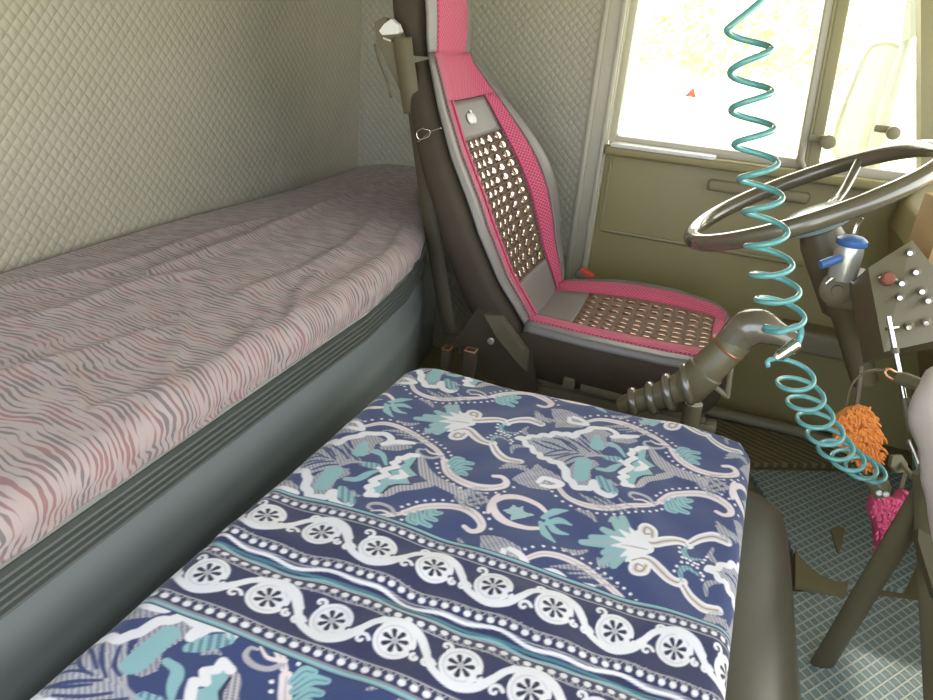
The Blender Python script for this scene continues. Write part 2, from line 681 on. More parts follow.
# catches
for (px, py, s) in ((828, 142, 1.0), (893, 133, 0.9)):
    p = ony(px, py, YW - 0.03)
    k = MB()
    k.lathe((p.x, p.y + 0.05, p.z), (0, -1, 0), [(0, 0.012), (0.04, 0.012), (0.042, 0.02 * s), (0.062, 0.02 * s), (0.066, 0.014 * s)], 18)
    k.box((p.x - 0.028 * s, p.y + 0.022, p.z + 0.006), (0.05 * s, 0.016, 0.02), bevel=0.005)
    k.build('window_catch', 'seal', dr)
k = MB()
p = ony(805, 150, YW - 0.02)
k.tube([(p.x - 0.005, YW - 0.01, p.z + 0.02), (p.x - 0.002, YW - 0.016, p.z - 0.03), (p.x + 0.014, YW - 0.016, p.z - 0.055)], 0.008, 10)
k.build('window_latch', 'frame', dr)
gb = MB().box(((x0 + da.x) / 2, YW + 0.045, (SILL + TOP) / 2), (da.x - x0 + 0.15, 0.005, TOP - SILL), bevel=0)
gb.build('window_pane', 'glass', dr, smooth=0)
gq = MB().box(((da.x + x1) / 2 + 0.08, YW + 0.052, (SILL + TOP) / 2), (x1 - da.x - 0.1, 0.005, TOP - SILL), bevel=0)
gq.build('quarter_pane', 'glass', dr, smooth=0)

# windscreen pillar and the firewall under the screen
pp = MB()
pb_, pt4 = ony(921, 150, YW - 0.02), ony(921, 0, YW - 0.02)
dv4 = (pt4 - pb_) / (pt4.z - pb_.z)
lo4, hi4 = pb_ + dv4 * (SILL - pb_.z), pb_ + dv4 * (1.62 - pb_.z)
pp.slab([lo4, lo4 + Vector((0.085, 0, 0)), hi4 + Vector((0.085, 0, 0)), hi4], (0, 1, 0), 0.07)
struct(pp.build('trim_4', 'seal', smooth=0))
struct(MB().box((0.97, 1.15, 0.40), (0.05, 2.6, 0.86), bevel=0.01).box((0.97, 1.15, 1.57), (0.05, 2.6, 0.20), bevel=0.01).build('wall_front', 'dash'))

# ------------------------------------------------------------------ bunk
bk = thing('bunk_base', 'grey bunk base panel with dark ribbed edge strip below the mattress', 'bunk', (-0.9, 1.0, 0.0))


def xf(y):
    return lerp_tab([(-0.5, -0.605), (1.2, -0.61), (1.45, -0.635), (1.62, -0.675), (1.78, -0.725), (1.9, -0.79), (2.05, -0.86), (2.42, -0.92)], y)[0]


def xfb(y):                 # front face of the base, a touch behind the strip
    return xf(y) - 0.018


ys = lsp(-0.35, 2.40, 90)
zs_prof = [(0.55, 0.0), (0.46, 0.004), (0.445, 0.012), (0.43, 0.010), (0.2, 0.004), (0.0, 0.0)]
MB().grid(lambda u, v: (xfb(u) + np.interp(-v, [-p[0] for p in zs_prof], [p[1] for p in zs_prof]), u, v), ys,
          [0.60, 0.55, 0.50, 0.462, 0.452, 0.442, 0.432, 0.42, 0.3, 0.15, 0.0], lambda u, v: (u, v), True).build('base_panel', 'base', bk, solid=0.02, off=1)
# ribbed strip: profile with lips
prof = [(0.612, -0.012), (0.612, 0.004), (0.606, 0.008), (0.600, 0.004)]
z = 0.598
while z > 0.556:
    prof += [(z, 0.002), (z - 0.002, 0.010), (z - 0.005, 0.011), (z - 0.0085, 0.002)]
    z -= 0.0105
prof += [(0.550, 0.006), (0.546, 0.004), (0.546, -0.012)]
MB().grid(lambda u, v: (xf(u) + prof[int(v)][1], u, prof[int(v)][0] + 0.004 * math.sin(u * 2)), ys, list(range(len(prof))), None, True).build('ribbed_strip', 'rib', bk, smooth=25)
tp = MB()
tp.grid(lambda u, v: (v * (-1.245) + (1 - v) * (xf(u) - 0.014), u, 0.604), ys, [0, 1])
tp.build('bunk_board', 'base', bk, smooth=0, solid=0.02, off=-1)

creases = []
for pts, h, wd in (
    ([(150, 280), (185, 268), (252, 243), (315, 211), (374, 186), (410, 180)], 0.011, 0.010),
    ([(0, 290), (80, 279), (150, 262), (190, 246), (260, 226)], 0.010, 0.013),
    ([(0, 330), (60, 318), (140, 290), (200, 280)], 0.008, 0.012),
    ([(188, 322), (186, 350), (172, 380), (165, 420)], 0.006, 0.008),
    ([(60, 368), (78, 396), (84, 412)], 0.006, 0.007),
    ([(240, 300), (300, 280), (350, 250), (380, 215)], 0.008, 0.012),
    ([(300, 310), (340, 290), (390, 255), (405, 225)], 0.006, 0.010),
    ([(100, 415), (160, 395), (240, 350), (300, 316)], 0.005, 0.010),
    ([(0, 385), (90, 360), (150, 340)], 0.006, 0.014),
    ([(330, 262), (370, 258), (408, 262)], 0.005, 0.007),
    ([(290, 322), (296, 300), (318, 280)], 0.006, 0.007),
    ([(240, 372), (236, 350), (262, 326)], 0.006, 0.007),
):
    creases.append((np.array([onz(a, b, 0.665)[:2] for a, b in pts]), h, wd))


def crease_h(x, y):
    s = 0.0
    p = np.array([x, y])
    for L_, h, wd in creases:
        a, b = L_[:-1], L_[1:]
        ab = b - a
        t = np.clip(((p - a) * ab).sum(1) / (ab ** 2).sum(1), 0, 1)
        q = a + ab * t[:, None]
        d = np.sqrt(((p - q) ** 2).sum(1))
        i = int(d.argmin())
        side = ab[i, 0] * (p - a[i])[1] - ab[i, 1] * (p - a[i])[0]
        wdd = wd * (0.6 if side > 0 else 2.2)
        s += h * math.exp(-(d[i] / wdd) ** 2)
    return s


def matt(u, v):
    """v 0..1 over the top from the wall, 1..2 round the edge, 2..3 down the front, 3..4 tuck under"""
    X = xf(u) + 0.012 + 0.0016 * math.sin(u * 21) + 0.0010 * math.sin(u * 47 + 1)
    r = 0.036
    zt = 0.672 + 0.006 * math.sin(u * 2.2) + 0.004 * math.sin(u * 5 + 1)
    if v <= 1:
        x = -1.243 + (X - r + 1.243) * v
        zz = zt - 0.022 * (1 - v) ** 2 + 0.010 * math.sin(PI * v) + crease_h(x, u)
        if v < 0.04:
            zz -= 0.012 * (1 - v / 0.04)
        return (x, u, zz)
    zc = zt - r
    ch = crease_h(X - r, u)
    if v <= 2:
        a = (v - 1) * PI / 2
        return (X - r + (r) * math.sin(a), u, zc + (r + ch * math.cos(a)) * math.cos(a))
    if v <= 3:
        k = v - 2
        pk_ = 0.0014 * math.sin(u * 63 + 2 * math.sin(u * 9)) * k
        return (X - 0.004 * k + pk_, u, zc + (0.614 - zc) * k)
    k = v - 3
    return (X - 0.005 - 0.10 * k, u, 0.614 - 0.0005 * k)


vs_ = lsp(0, 1, 60)[:] + lsp(1.1, 2, 10) + lsp(2.15, 3, 6) + [3.5, 4.0]


def matt_uv(u, v):
    if v <= 1:
        s = v * 0.6
    elif v <= 2:
        s = 0.6 + 0.056 * (v - 1)
    else:
        s = 0.656 + 0.05 * (v - 2)
    return (s, u)


mo = MB().grid(matt, lsp(-0.34, 2.40, 260), vs_, matt_uv, True).build('mattress', 'zebra', None, smooth=80)
tag(mo, 'long bunk mattress in creased mauve grey zebra striped bedding', 'mattress')

# ------------------------------------------------------------------ engine cover and blanket
ec = MB()
sx = [(-0.475, 0.0), (-0.475, 0.40), (-0.470, 0.46), (-0.45, 0.485), (-0.40, 0.490), (0.08, 0.490), (0.135, 0.489), (0.18, 0.482), (0.212, 0.462), (0.232, 0.42),
      (0.242, 0.34), (0.25, 0.2), (0.255, 0.0)]
nprof = len(sx)


def eng(u, v):
    x, z_ = sx[int(round(u))]
    k = max(0.0, v - 1.10) / 0.10
    s = math.sqrt(max(0.0, 1 - min(1, k) ** 2))
    zz = z_ if k <= 0 else z_ * (0.80 + 0.20 * s) if z_ > 0.2 else z_
    xx = x if k <= 0 else -0.11 + (x + 0.11) * (0.88 + 0.12 * s)
    return (xx, 1.10 + (v - 1.10 if v < 1.10 else 0.07 * min(1, k)), zz)


vv_ = lsp(-0.18, 1.10, 14) + [1.12, 1.14, 1.16, 1.18, 1.19, 1.20]
ec.grid(eng, list(range(nprof)), vv_, None, True)
n0 = (len(vv_) - 1) * nprof
ec.f.append(tuple(n0 + i for i in range(nprof))[::-1])
ec.f.append(tuple(range(nprof)))
tag(ec.build('engine_cover', 'cover', None, smooth=50), 'rounded grey vinyl engine cover under the blue patterned blanket', 'engine cover')

# ---- woven pattern, drawn into a grid of colours laid over the cloth (x across, y along)
PX0, PX1, PY0, PY1 = -0.56, 0.235, 0.02, 1.235
STEP = 0.0016
NXp, NYp = int((PX1 - PX0) / STEP) + 1, int((PY1 - PY0) / STEP) + 1
gx = np.linspace(PX0, PX1, NXp)
gy = np.linspace(PY0, PY1, NYp)
NAVY = np.array(lin((48, 62, 108))[:3])
WHITE = np.array(lin((222, 221, 226))[:3])
TEAL = np.array(lin((134, 176, 182))[:3])
TEALD = np.array(lin((72, 122, 138))[:3])
GREY = np.array(lin((168, 166, 172))[:3])
PINKW = np.array(lin((220, 208, 210))[:3])
DARK = np.array(lin((32, 34, 60))[:3])
IMG = np.empty((NYp, NXp, 3))
IMG[:] = NAVY
WIG = None


def _win(x0_, x1_, y0_, y1_):
    i0 = max(0, int((x0_ - PX0) / STEP) - 1)
    i1 = min(NXp, int((x1_ - PX0) / STEP) + 3)
    j0 = max(0, int((y0_ - PY0) / STEP) - 1)
    j1 = min(NYp, int((y1_ - PY0) / STEP) + 3)
    if i1 <= i0 or j1 <= j0:
        return None
    return i0, i1, j0, j1


def _paint(wn, alpha, c):
    i0, i1, j0, j1 = wn
    sub = IMG[j0:j1, i0:i1]
    sub += alpha[..., None] * (c - sub)


def stroke(pts, wdt, c, hatch=0.0):
    """polyline of varying width in metres; wdt scalar or per-point full width"""
    P = np.array([[p[0], p[1]] for p in pts])
    if not hasattr(wdt, '__len__'):
        wdt = [wdt] * len(P)
    wmax = max(wdt) / 2 + 0.002
    wn = _win(P[:, 0].min() - wmax, P[:, 0].max() + wmax, P[:, 1].min() - wmax, P[:, 1].max() + wmax)
    if wn is None:
        return
    i0, i1, j0, j1 = wn
    XX, YY = np.meshgrid(gx[i0:i1], gy[j0:j1])
    al = np.zeros_like(XX)
    for k in range(len(P) - 1):
        a, b = P[k], P[k + 1]
        d = b - a
        l2 = (d ** 2).sum() + 1e-12
        t = np.clip(((XX - a[0]) * d[0] + (YY - a[1]) * d[1]) / l2, 0, 1)
        ds = np.hypot(XX - a[0] - t * d[0], YY - a[1] - t * d[1])
        hw = (wdt[k] + (wdt[k + 1] - wdt[k]) * t) / 2
        al = np.maximum(al, np.clip((hw - ds) / STEP + 0.5, 0, 1))
    if hatch:
        al = al * (0.45 + 0.55 * ((np.floor((XX * 1.0 + YY * 0.5) / hatch) % 2)))
    _paint(wn, al, c)


def disc(x, y, r, c, ry=None):
    ry = ry or r
    wn = _win(x - r, x + r, y - ry, y + ry)
    if wn is None:
        return
    i0, i1, j0, j1 = wn
    XX, YY = np.meshgrid(gx[i0:i1], gy[j0:j1])
    d = (1 - np.hypot((XX - x) / r, (YY - y) / ry)) * min(r, ry)
    _paint(wn, np.clip(d / STEP + 0.5, 0, 1), c)


def poly(pts, c, hatch=0.0, edge=None, ew=0.003):
    P = [(p[0], p[1]) for p in pts]
    xs = [p[0] for p in P]
    ys_ = [p[1] for p in P]
    wn = _win(min(xs), max(xs), min(ys_), max(ys_))
    if wn is None:
        return
    i0, i1, j0, j1 = wn
    XX, YY = np.meshgrid(gx[i0:i1], gy[j0:j1])
    ins = np.zeros(XX.shape, bool)
    n = len(P)
    for k in range(n):
        (ax_, ay_), (bx_, by_) = P[k], P[(k + 1) % n]
        if abs(by_ - ay_) < 1e-9:
            continue
        cr = ((ay_ > YY) != (by_ > YY)) & (XX < (bx_ - ax_) * (YY - ay_) / (by_ - ay_) + ax_)
        ins ^= cr
    al = ins.astype(float)
    if hatch:
        al = al * (0.5 + 0.5 * ((np.floor((XX * 0.8 + YY * 0.7) / hatch) % 2)))
    _paint(wn, al, c)
    if edge is not None:
        stroke(P + [P[0]], ew, edge)


def sm2(pts, n=6):
    return [(p.x, p.y) for p in smooth_path([(a, b, 0) for a, b in pts], n)]


def dots_along(pts, off, gap, r, c):
    P = np.array(pts)
    d = np.diff(P, axis=0)
    L_ = np.hypot(d[:, 0], d[:, 1])
    cum = np.concatenate([[0], np.cumsum(L_)])
    s = gap / 2
    while s < cum[-1]:
        k = min(int(np.searchsorted(cum, s)) - 1, len(d) - 1)
        t = (s - cum[k]) / max(L_[k], 1e-9)
        q = P[k] + d[k] * t
        nrm = np.array([-d[k, 1], d[k, 0]]) / max(L_[k], 1e-9)
        q = q + nrm * off
        disc(q[0], q[1], r, c)
        s += gap


# crops of the photo that the motif strokes were measured in
BZ = 0.55
U_L = np.array([-0.432, 0.797])
U_R = np.array([-0.112, 0.989])


def cz(ox, oy, sc, org):
    def f(pts):
        out = []
        for a, b in pts:
            p = onz(ox + a / sc, oy + b / sc, BZ)
            out.append((p.x - org[0], p.y - org[1]))
        return out
    return f


q1 = cz(370, 360, 4.665, U_L)      # left unit, upper half
q1r = cz(370, 360, 4.665, U_R)     # crown and ribbons of the right unit
q2 = cz(540, 390, 4.241, U_R)      # right unit, lower half, leaf and flower

# motif: list of (kind, points, ...) in unit coordinates; every entry is also mirrored in y
half = []
full = []
cA = cz(500, 415, 7.775, U_R)
cB = cz(580, 425, 6.664, U_R)
cC = cz(410, 385, 7.775, U_R)
main = q1([(-60, 330), (0, 312), (60, 302), (130, 310), (200, 335), (260, 375), (310, 415), (340, 455)])
half.append(('s', sm2(main), [0.005, 0.012, 0.007], PINKW, 0))
half.append(('l', sm2(main), 0.0014, GREY, 0))
half.append(('d', sm2(main), 0.014, 0.0105, 0.0023))
scr = q1([(350, 470), (362, 515), (395, 552), (440, 580), (500, 598), (570, 602), (622, 592), (636, 572), (615, 554), (575, 552)])
half.append(('s', sm2(scr), [0.012, 0.013, 0.006], PINKW, 0))
half.append(('l', sm2(scr[:-3]), 0.0014, GREY, 0))
half.append(('d', sm2(scr[:-2]), -0.013, 0.0105, 0.0023))
for a in ([(0, 450), (90, 515), (180, 572)], [(40, 470), (130, 520), (220, 578)], [(100, 475), (190, 530), (290, 588)], [(165, 490), (240, 540), (330, 588)], [(260, 500), (320, 545), (390, 575)]):
    half.append(('s', sm2(cB(a)), [0.0025, 0.005, 0.002], GREY, 0.0032))
half.append(('s', sm2(cB([(505, 525), (465, 485), (400, 462), (345, 462), (335, 485), (365, 498)])), [0.005, 0.006, 0.003], GREY, 0))
half.append(('s', sm2(cB([(500, 535), (430, 505), (365, 508)])), [0.005, 0.004, 0.002], PINKW, 0))
for a in ([(370, 480), (400, 462), (430, 465)], [(380, 500), (430, 480), (475, 485)], [(395, 520), (430, 505), (465, 510)], [(410, 535), (430, 528), (445, 540)]):
    half.append(('s', sm2(q1(a)), [0.008, 0.012, 0.008], TEAL, 0))
    half.append(('l', sm2(q1(a)), 0.0014, TEALD, 0))
for a in ([(440, 620), (480, 640), (520, 690)], [(430, 640), (450, 670), (500, 700)], [(500, 625), (540, 660), (560, 690)], [(400, 640), (440, 690), (480, 720)]):
    half.append(('s', sm2(q1(a)), [0.004, 0.007, 0.002], GREY, 0.003))
# small grey leaves scattered in the field
for a in ([(-20, 560), (60, 590), (110, 640)], [(200, 640), (240, 620), (290, 650)]):
    half.append(('s', sm2(cB(a)), [0.004, 0.010, 0.004], GREY, 0.003))
# ribbons that run from the crown to the leaf
for seg in ([(400, 378), (372, 366), (350, 378), (350, 396), (390, 398), (425, 372)], [(340, 348), (400, 338), (460, 350), (510, 395), (555, 435), (605, 456), (640, 456)], [(640, 470), (675, 525), (740, 572), (800, 585), (850, 590)]):
    P_ = sm2(cC(seg))
    half.append(('s', P_, [0.011, 0.017, 0.014], WHITE, 0))
    half.append(('s', P_, [0.003, 0.008, 0.006], np.array(lin((206, 192, 186))[:3]), 0))
    half.append(('l', P_, 0.0013, DARK, 0))
for a in ([(640, 445), (648, 408), (700, 395), (770, 432)], [(790, 520), (800, 480), (850, 465), (900, 470)], [(730, 640), (790, 610), (880, 600)], [(700, 660), (800, 640), (900, 630)]):
    half.append(('s', sm2(cC(a)), [0.004, 0.009, 0.003], TEAL if a[0][1] < 500 else GREY, 0.003))
# crown of teal and white plumes
for tipx, tipy in ((130, 228), (215, 200), (300, 152), (360, 150), (165, 262), (180, 300), (150, 340), (215, 360), (60, 245)):
    full.append(('s', sm2(cC([(360, 285), ((360 + tipx) / 2, (285 + tipy) / 2 - 4), (tipx, tipy)])), [0.006, 0.017, 0.010], TEAL, 0))
    full.append(('s', sm2(cC([(360, 285), ((360 + tipx) / 2, (285 + tipy) / 2 - 4), (tipx, tipy)])), [0.002, 0.005, 0.002], GREY, 0.003))
for tipx, tipy in ((250, 235), (240, 275), (320, 205), (280, 325), (390, 200), (430, 215), (300, 350)):
    full.append(('s', sm2(cC([(470, 298), ((450 + tipx) / 2, (290 + tipy) / 2), (tipx, tipy)])), [0.014, 0.014, 0.003], WHITE, 0))
full.append(('s', sm2(cC([(460, 300), (380, 285), (300, 275)])), [0.002, 0.003, 0.001], GREY, 0))
for a in ((685, 298), (677, 320), (685, 345), (670, 368), (710, 350), (710, 372), (735, 360), (742, 382), (760, 372), (782, 378), (770, 395), (820, 368), (840, 355), (862, 340), (785, 420), (797, 434), (783, 452), (630, 385), (605, 405)):
    full.append(('o', cC([a]), 0.0024))
# feathered grey bud at the root of the big scroll
bud = cA([(90, 505), (160, 455), (230, 430), (285, 372), (330, 402), (400, 430), (470, 470), (495, 520), (470, 545), (420, 550), (380, 575), (300, 570), (220, 560), (160, 540)])
half.append(('f', bud, GREY, 0.0030))
half.append(('s', sm2(cA([(300, 510), (340, 478), (410, 492), (480, 522), (410, 545), (330, 535)])), [0.007, 0.010, 0.008], WHITE, 0))
half.append(('s', sm2(cA([(20, 405), (100, 395), (190, 420), (260, 450)])), [0.004, 0.012, 0.006], GREY, 0.003))
# the big scalloped leaf
lu = cA([(135, 172), (160, 158), (215, 168), (240, 148), (300, 155), (335, 140), (390, 155), (425, 134), (480, 150), (530, 152), (570, 172), (605, 148), (680, 132), (715, 107), (790, 106), (845, 108), (900, 136), (905, 165), (875, 180)])
ll = cA([(135, 172), (190, 190), (200, 220), (250, 235), (265, 270), (310, 285), (320, 318), (380, 332), (400, 355), (460, 368), (485, 400), (510, 425), (520, 480), (560, 510), (590, 552), (650, 560), (708, 566), (722, 530), (737, 532), (752, 580), (795, 612), (850, 635), (885, 625)])
midl = cA([(640, 185), (800, 315), (640, 345), (530, 380)])
full.append(('f', lu[:12] + midl + ll[:11][::-1], np.array(lin((176, 176, 182))[:3]), 0.0026))
for a in ([(415, 172), (480, 190), (560, 250), (610, 285)], [(470, 180), (540, 215), (600, 262)], [(540, 185), (620, 228), (700, 290)], [(615, 190), (700, 258), (780, 312)], [(345, 290), (420, 268), (500, 262), (560, 275)], [(430, 332), (520, 308), (610, 298)], [(350, 300), (440, 300), (540, 290)], [(505, 362), (580, 328), (650, 325)], [(330, 190), (420, 215), (520, 262)], [(260, 190), (360, 232), (440, 255)]):
    full.append(('s', sm2(cA(a)), [0.003, 0.0045, 0.003], NAVY, 0))
full.append(('f', cA([(640, 160), (700, 125), (780, 115), (870, 150), (820, 190), (845, 250), (790, 285), (740, 262), (700, 222)]), GREY, 0.0026))
full.append(('f', cA([(530, 420), (580, 372), (650, 347), (740, 360), (775, 400), (700, 440), (710, 510), (690, 545), (620, 550), (580, 520), (540, 470)]), GREY, 0.0026))
full.append(('s', cA([(750, 180), (755, 250)]), [0.010, 0.022], TEAL, 0))
full.append(('s', cA([(650, 370), (630, 480)]), [0.024, 0.020], TEAL, 0))
full.append(('s', sm2(lu, 4), [0.008, 0.012, 0.010], WHITE, 0))
full.append(('s', sm2(ll, 4), [0.008, 0.012, 0.010], WHITE, 0))
full.append(('s', sm2(cA([(690, 318), (780, 322), (830, 330)])), [0.004, 0.005, 0.004], GREY, 0))
full.append(('s', cA([(825, 338), (905, 352)]), [0.010, 0.016], TEAL, 0.004))
full.append(('s', sm2(cA([(760, 432), (840, 440), (900, 405), (950, 385)])), [0.008, 0.012, 0.004], TEAL, 0))
full.append(('s', sm2(cA([(770, 500), (820, 550), (880, 605)])), [0.010, 0.020, 0.014], TEAL, 0.0045))
full.append(('s', sm2(cA([(850, 520), (890, 555), (920, 560)])), [0.003, 0.006, 0.003], GREY, 0.003))
full.append(('s', sm2(cB([(225, 90), (300, 75), (380, 75)])), [0.010, 0.014, 0.008], WHITE, 0))
full.append(('s', sm2(cB([(225, 110), (300, 105), (370, 100)])), [0.010, 0.018, 0.008], GREY, 0.003))
full.append(('s', sm2(cB([(205, 140), (250, 160), (300, 220)])), [0.014, 0.009, 0.004], TEAL, 0))
full.append(('o', cB([(275, 248)]), 0.0042))
# flower cup and its bristly stalk
stalk = cB([(470, 160), (510, 215), (560, 265), (620, 302), (700, 338), (780, 370), (840, 402)])
full.append(('s', sm2(stalk), [0.008, 0.020, 0.018, 0.014], np.array(lin((190, 184, 186))[:3]), 0.0028))
full.append(('s', sm2(cB([(340, 412), (400, 402), (440, 372), (520, 352), (600, 330)])), [0.008, 0.012, 0.014], np.array(lin((190, 184, 186))[:3]), 0.0028))
full.append(('f', cB([(440, 160), (400, 160), (375, 180), (395, 200), (365, 225), (390, 240), (345, 265), (370, 285), (310, 308), (330, 340), (300, 360), (325, 400), (380, 392), (395, 355), (430, 342), (510, 335), (470, 300), (520, 275), (450, 232), (455, 195)]), TEAL, 0))
full.append(('s', cB([(440, 150), (402, 148), (372, 168), (348, 168), (352, 190), (332, 205), (366, 226), (320, 250), (306, 266), (345, 288), (300, 310), (276, 326), (312, 345), (270, 360), (302, 385), (292, 408), (345, 410)]), 0.0095, WHITE, 0))
full.append(('s', cB([(400, 250), (440, 285), (400, 300), (370, 310)]), [0.006, 0.014, 0.004], WHITE, 0))
full.append(('s', cB([(450, 175), (442, 225), (515, 275), (465, 295), (505, 338), (425, 345), (388, 358), (372, 398)]), 0.0028, DARK, 0))
# oval medallion between units
half.append(('s', sm2(cz(380, 350, 2.455, U_L)([(265, 405), (272, 385), (300, 368), (340, 366), (385, 380), (410, 398)])), [0.005, 0.012, 0.006], PINKW, 0))
full.append(('f', cz(380, 350, 2.455, U_L)([(300, 400), (318, 395), (325, 385), (338, 392), (350, 388), (352, 400), (382, 405), (350, 415), (318, 422), (322, 410)]), np.array(lin((150, 178, 178))[:3]), 0))
for a in ([(400, 410), (430, 395), (460, 392)], [(405, 425), (440, 415), (470, 425)]):
    half.append(('s', sm2(cz(380, 350, 2.455, U_L)(a)), [0.006, 0.012, 0.003], TEAL, 0))


def wtab(wl_, n):
    return [float(v) for v in np.interp(np.linspace(0, 1, n), np.linspace(0, 1, len(wl_)), wl_)] if hasattr(wl_, '__len__') else [wl_] * n


def draw_motif(ox, oy, ysign, ylo, yhi):
    """one unit, both halves"""
    for e in half + full:
        pts = e[1]
        for sg in ((1, -1) if any(e is h_ for h_ in half) else (1,)):
            P = [(ox + a, oy + ysign * sg * b) for a, b in pts]
            cyy = sum(p[1] for p in P) / len(P)
            if cyy < ylo - 0.05 or cyy > yhi + 0.05:
                continue
            if e[0] in 'sl':
                if e[0] == 's':
                    stroke(P, [q * 1.1 for q in wtab(e[2], len(P))], e[3], e[4])
                else:
                    stroke(P, e[2], e[3])
            elif e[0] == 'f':
                poly(P, e[2], e[3])
            elif e[0] == 'p':
                poly(P, e[2], e[3], edge=WHITE if e[3] else None, ew=0.0026)
            elif e[0] == 'd':
                o_ = e[2] * (1 if sg * ysign > 0 else -1)
                dots_along(P, o_, e[3], e[4], WHITE)
            elif e[0] == 'o':
                disc(P[0][0], P[0][1], e[2], WHITE)


AV = np.array([0.0, 0.384])
BV = np.array([0.32, 0.192])
BAND_LO, BAND_HI = 0.462, 0.704
for i in range(-1, 3):
    for j in range(-2, 3):
        o_ = U_L + AV * j + BV * i
        draw_motif(o_[0], o_[1], 1, BAND_HI, 1.3)
up = IMG.copy()
# the field on the near side of the bands is the far field mirrored about the band axis
IMG[:] = NAVY
MIR = (BAND_LO + BAND_HI)
for i in range(-1, 3):
    for j in range(-2, 3):
        o_ = U_L + AV * j + BV * i
        draw_motif(o_[0], MIR - o_[1], -1, -1, BAND_LO)
lowf = IMG.copy()
IMG[:] = np.where((gy > 0.58)[:, None, None], up, lowf)
# slight change of blue across the cloth is left to the light; now the woven bands
j0 = int((BAND_LO - PY0) / STEP)
j1 = int((BAND_HI - PY0) / STEP)
BANDC = np.array(lin((44, 48, 82))[:3])
IMG[j0:j1] = BANDC


def wob(x):
    return 0.0025 * math.sin(x * 38 + 0.5) + 0.0015 * math.sin(x * 90)


def hline(y, wd, c, wb=0.0):
    xs = np.arange(PX0, PX1, 0.01)
    stroke([(a, y + wb * wob(a)) for a in xs], wd, c)


def dotband(y, wb=0.0, up_=1):
    """a row of white ovals between two thin lines with a net of fine diagonals"""
    for s in (-1, 1):
        hline(y + s * 0.0085, 0.0016, GREY, wb)
    x = PX0
    while x < PX1:
        yy = y + wb * wob(x)
        stroke([(x, yy + 0.0085 * up_), (x + 0.006, yy), (x + 0.012, yy + 0.0085 * up_)], 0.0014, GREY)
        stroke([(x + 0.003, yy + 0.0085 * up_), (x + 0.007, yy + 0.003 * up_)], 0.0012, GREY)
        disc(x + 0.006, yy - 0.0005 * up_, 0.0043, WHITE, 0.0040)
        x += 0.0135


hline(0.699, 0.0042, TEAL)
dotband(0.6835)
dotband(0.5945, 1.0)
hline(0.5825, 0.0044, WHITE, 1.6)
for x_ in np.arange(PX0, PX1, 0.10):
    pass
hline(0.5745, 0.0034, TEALD, 0.6)
hline(0.5692, 0.0040, TEAL, 1.2)
dotband(0.5580, 1.0, -1)
dotband(0.4775, 0, 1)
hline(0.4655, 0.0044, TEAL)


def rosette(x, y, s, cu=1.0):
    """white disc with a dark seven-petalled flower, a running stem and three curls"""
    P = 0.0745
    stem = [(x - P, y + s * 0.0245), (x - P + 0.020, y + s * 0.017), (x - 0.039, y), (x - 0.026, y - s * 0.0165), (x, y - s * 0.0265), (x + 0.022, y - s * 0.019), (x + 0.036, y - s * 0.002)]
    stroke(sm2(stem), 0.0085, WHITE)
    disc(x, y, 0.0232, WHITE, 0.0240)
    ring = [(x + 0.0185 * math.cos(t), y + 0.0190 * math.sin(t)) for t in np.linspace(0.5, 2 * PI - 0.9, 28)]
    stroke(ring, 0.0022, np.array(lin((200, 200, 208))[:3]))
    disc(x + 0.0235, y - 0.005, 0.0045, BANDC, 0.0035)
    for k in range(7):
        t = 2 * PI * k / 7 + 0.25
        stroke([(x + 0.005 * math.cos(t), y + 0.005 * math.sin(t)), (x + 0.0118 * math.cos(t), y + 0.0122 * math.sin(t))], [0.0034, 0.0062], DARK)
    disc(x, y, 0.0040, GREY)
    for (cx_, cy_, st, r) in ((x - 0.0225, y + 0.0215 * cu, -1.0, 0.0082 * cu), (x - 0.0330, y - 0.0130, 0.3, 0.0082), (x + 0.0275, y - 0.0105, 2.2, 0.0052)):
        cur = [(cx_ + r * (1 - 0.115 * k) * math.cos(st + 0.80 * k), cy_ + r * (1 - 0.115 * k) * math.sin(st + 0.80 * k)) for k in range(8)]
        cur = sm2(cur, 3)
        stroke(cur, [0.0046 - 0.0012 * i / len(cur) for i in range(len(cur))], WHITE)


for k in range(-3, 6):
    rosette(-0.2225 + 0.0745 * k, 0.6425 + 0.0012 * math.sin(k * 2.0), 1 if k % 2 else -1)
    rosette(-0.2185 + 0.0745 * k, 0.5225 + 0.0012 * math.sin(k * 1.7), 1 if k % 2 else -1, 0.86)

# ---- the cloth itself
BX0, BX1, BY1 = -0.486, 0.146, 1.175     # outer faces of the wrapped cloth
RAD = 0.026
DROP = 0.030


def roll(d):
    """arc-length d beyond the start of the roll -> (outward, down)"""
    if d <= 0:
        return d, 0.0
    a = d / RAD
    if a <= PI / 2:
        return RAD * math.sin(a), RAD * (1 - math.cos(a))
    return RAD, RAD + (d - RAD * PI / 2)


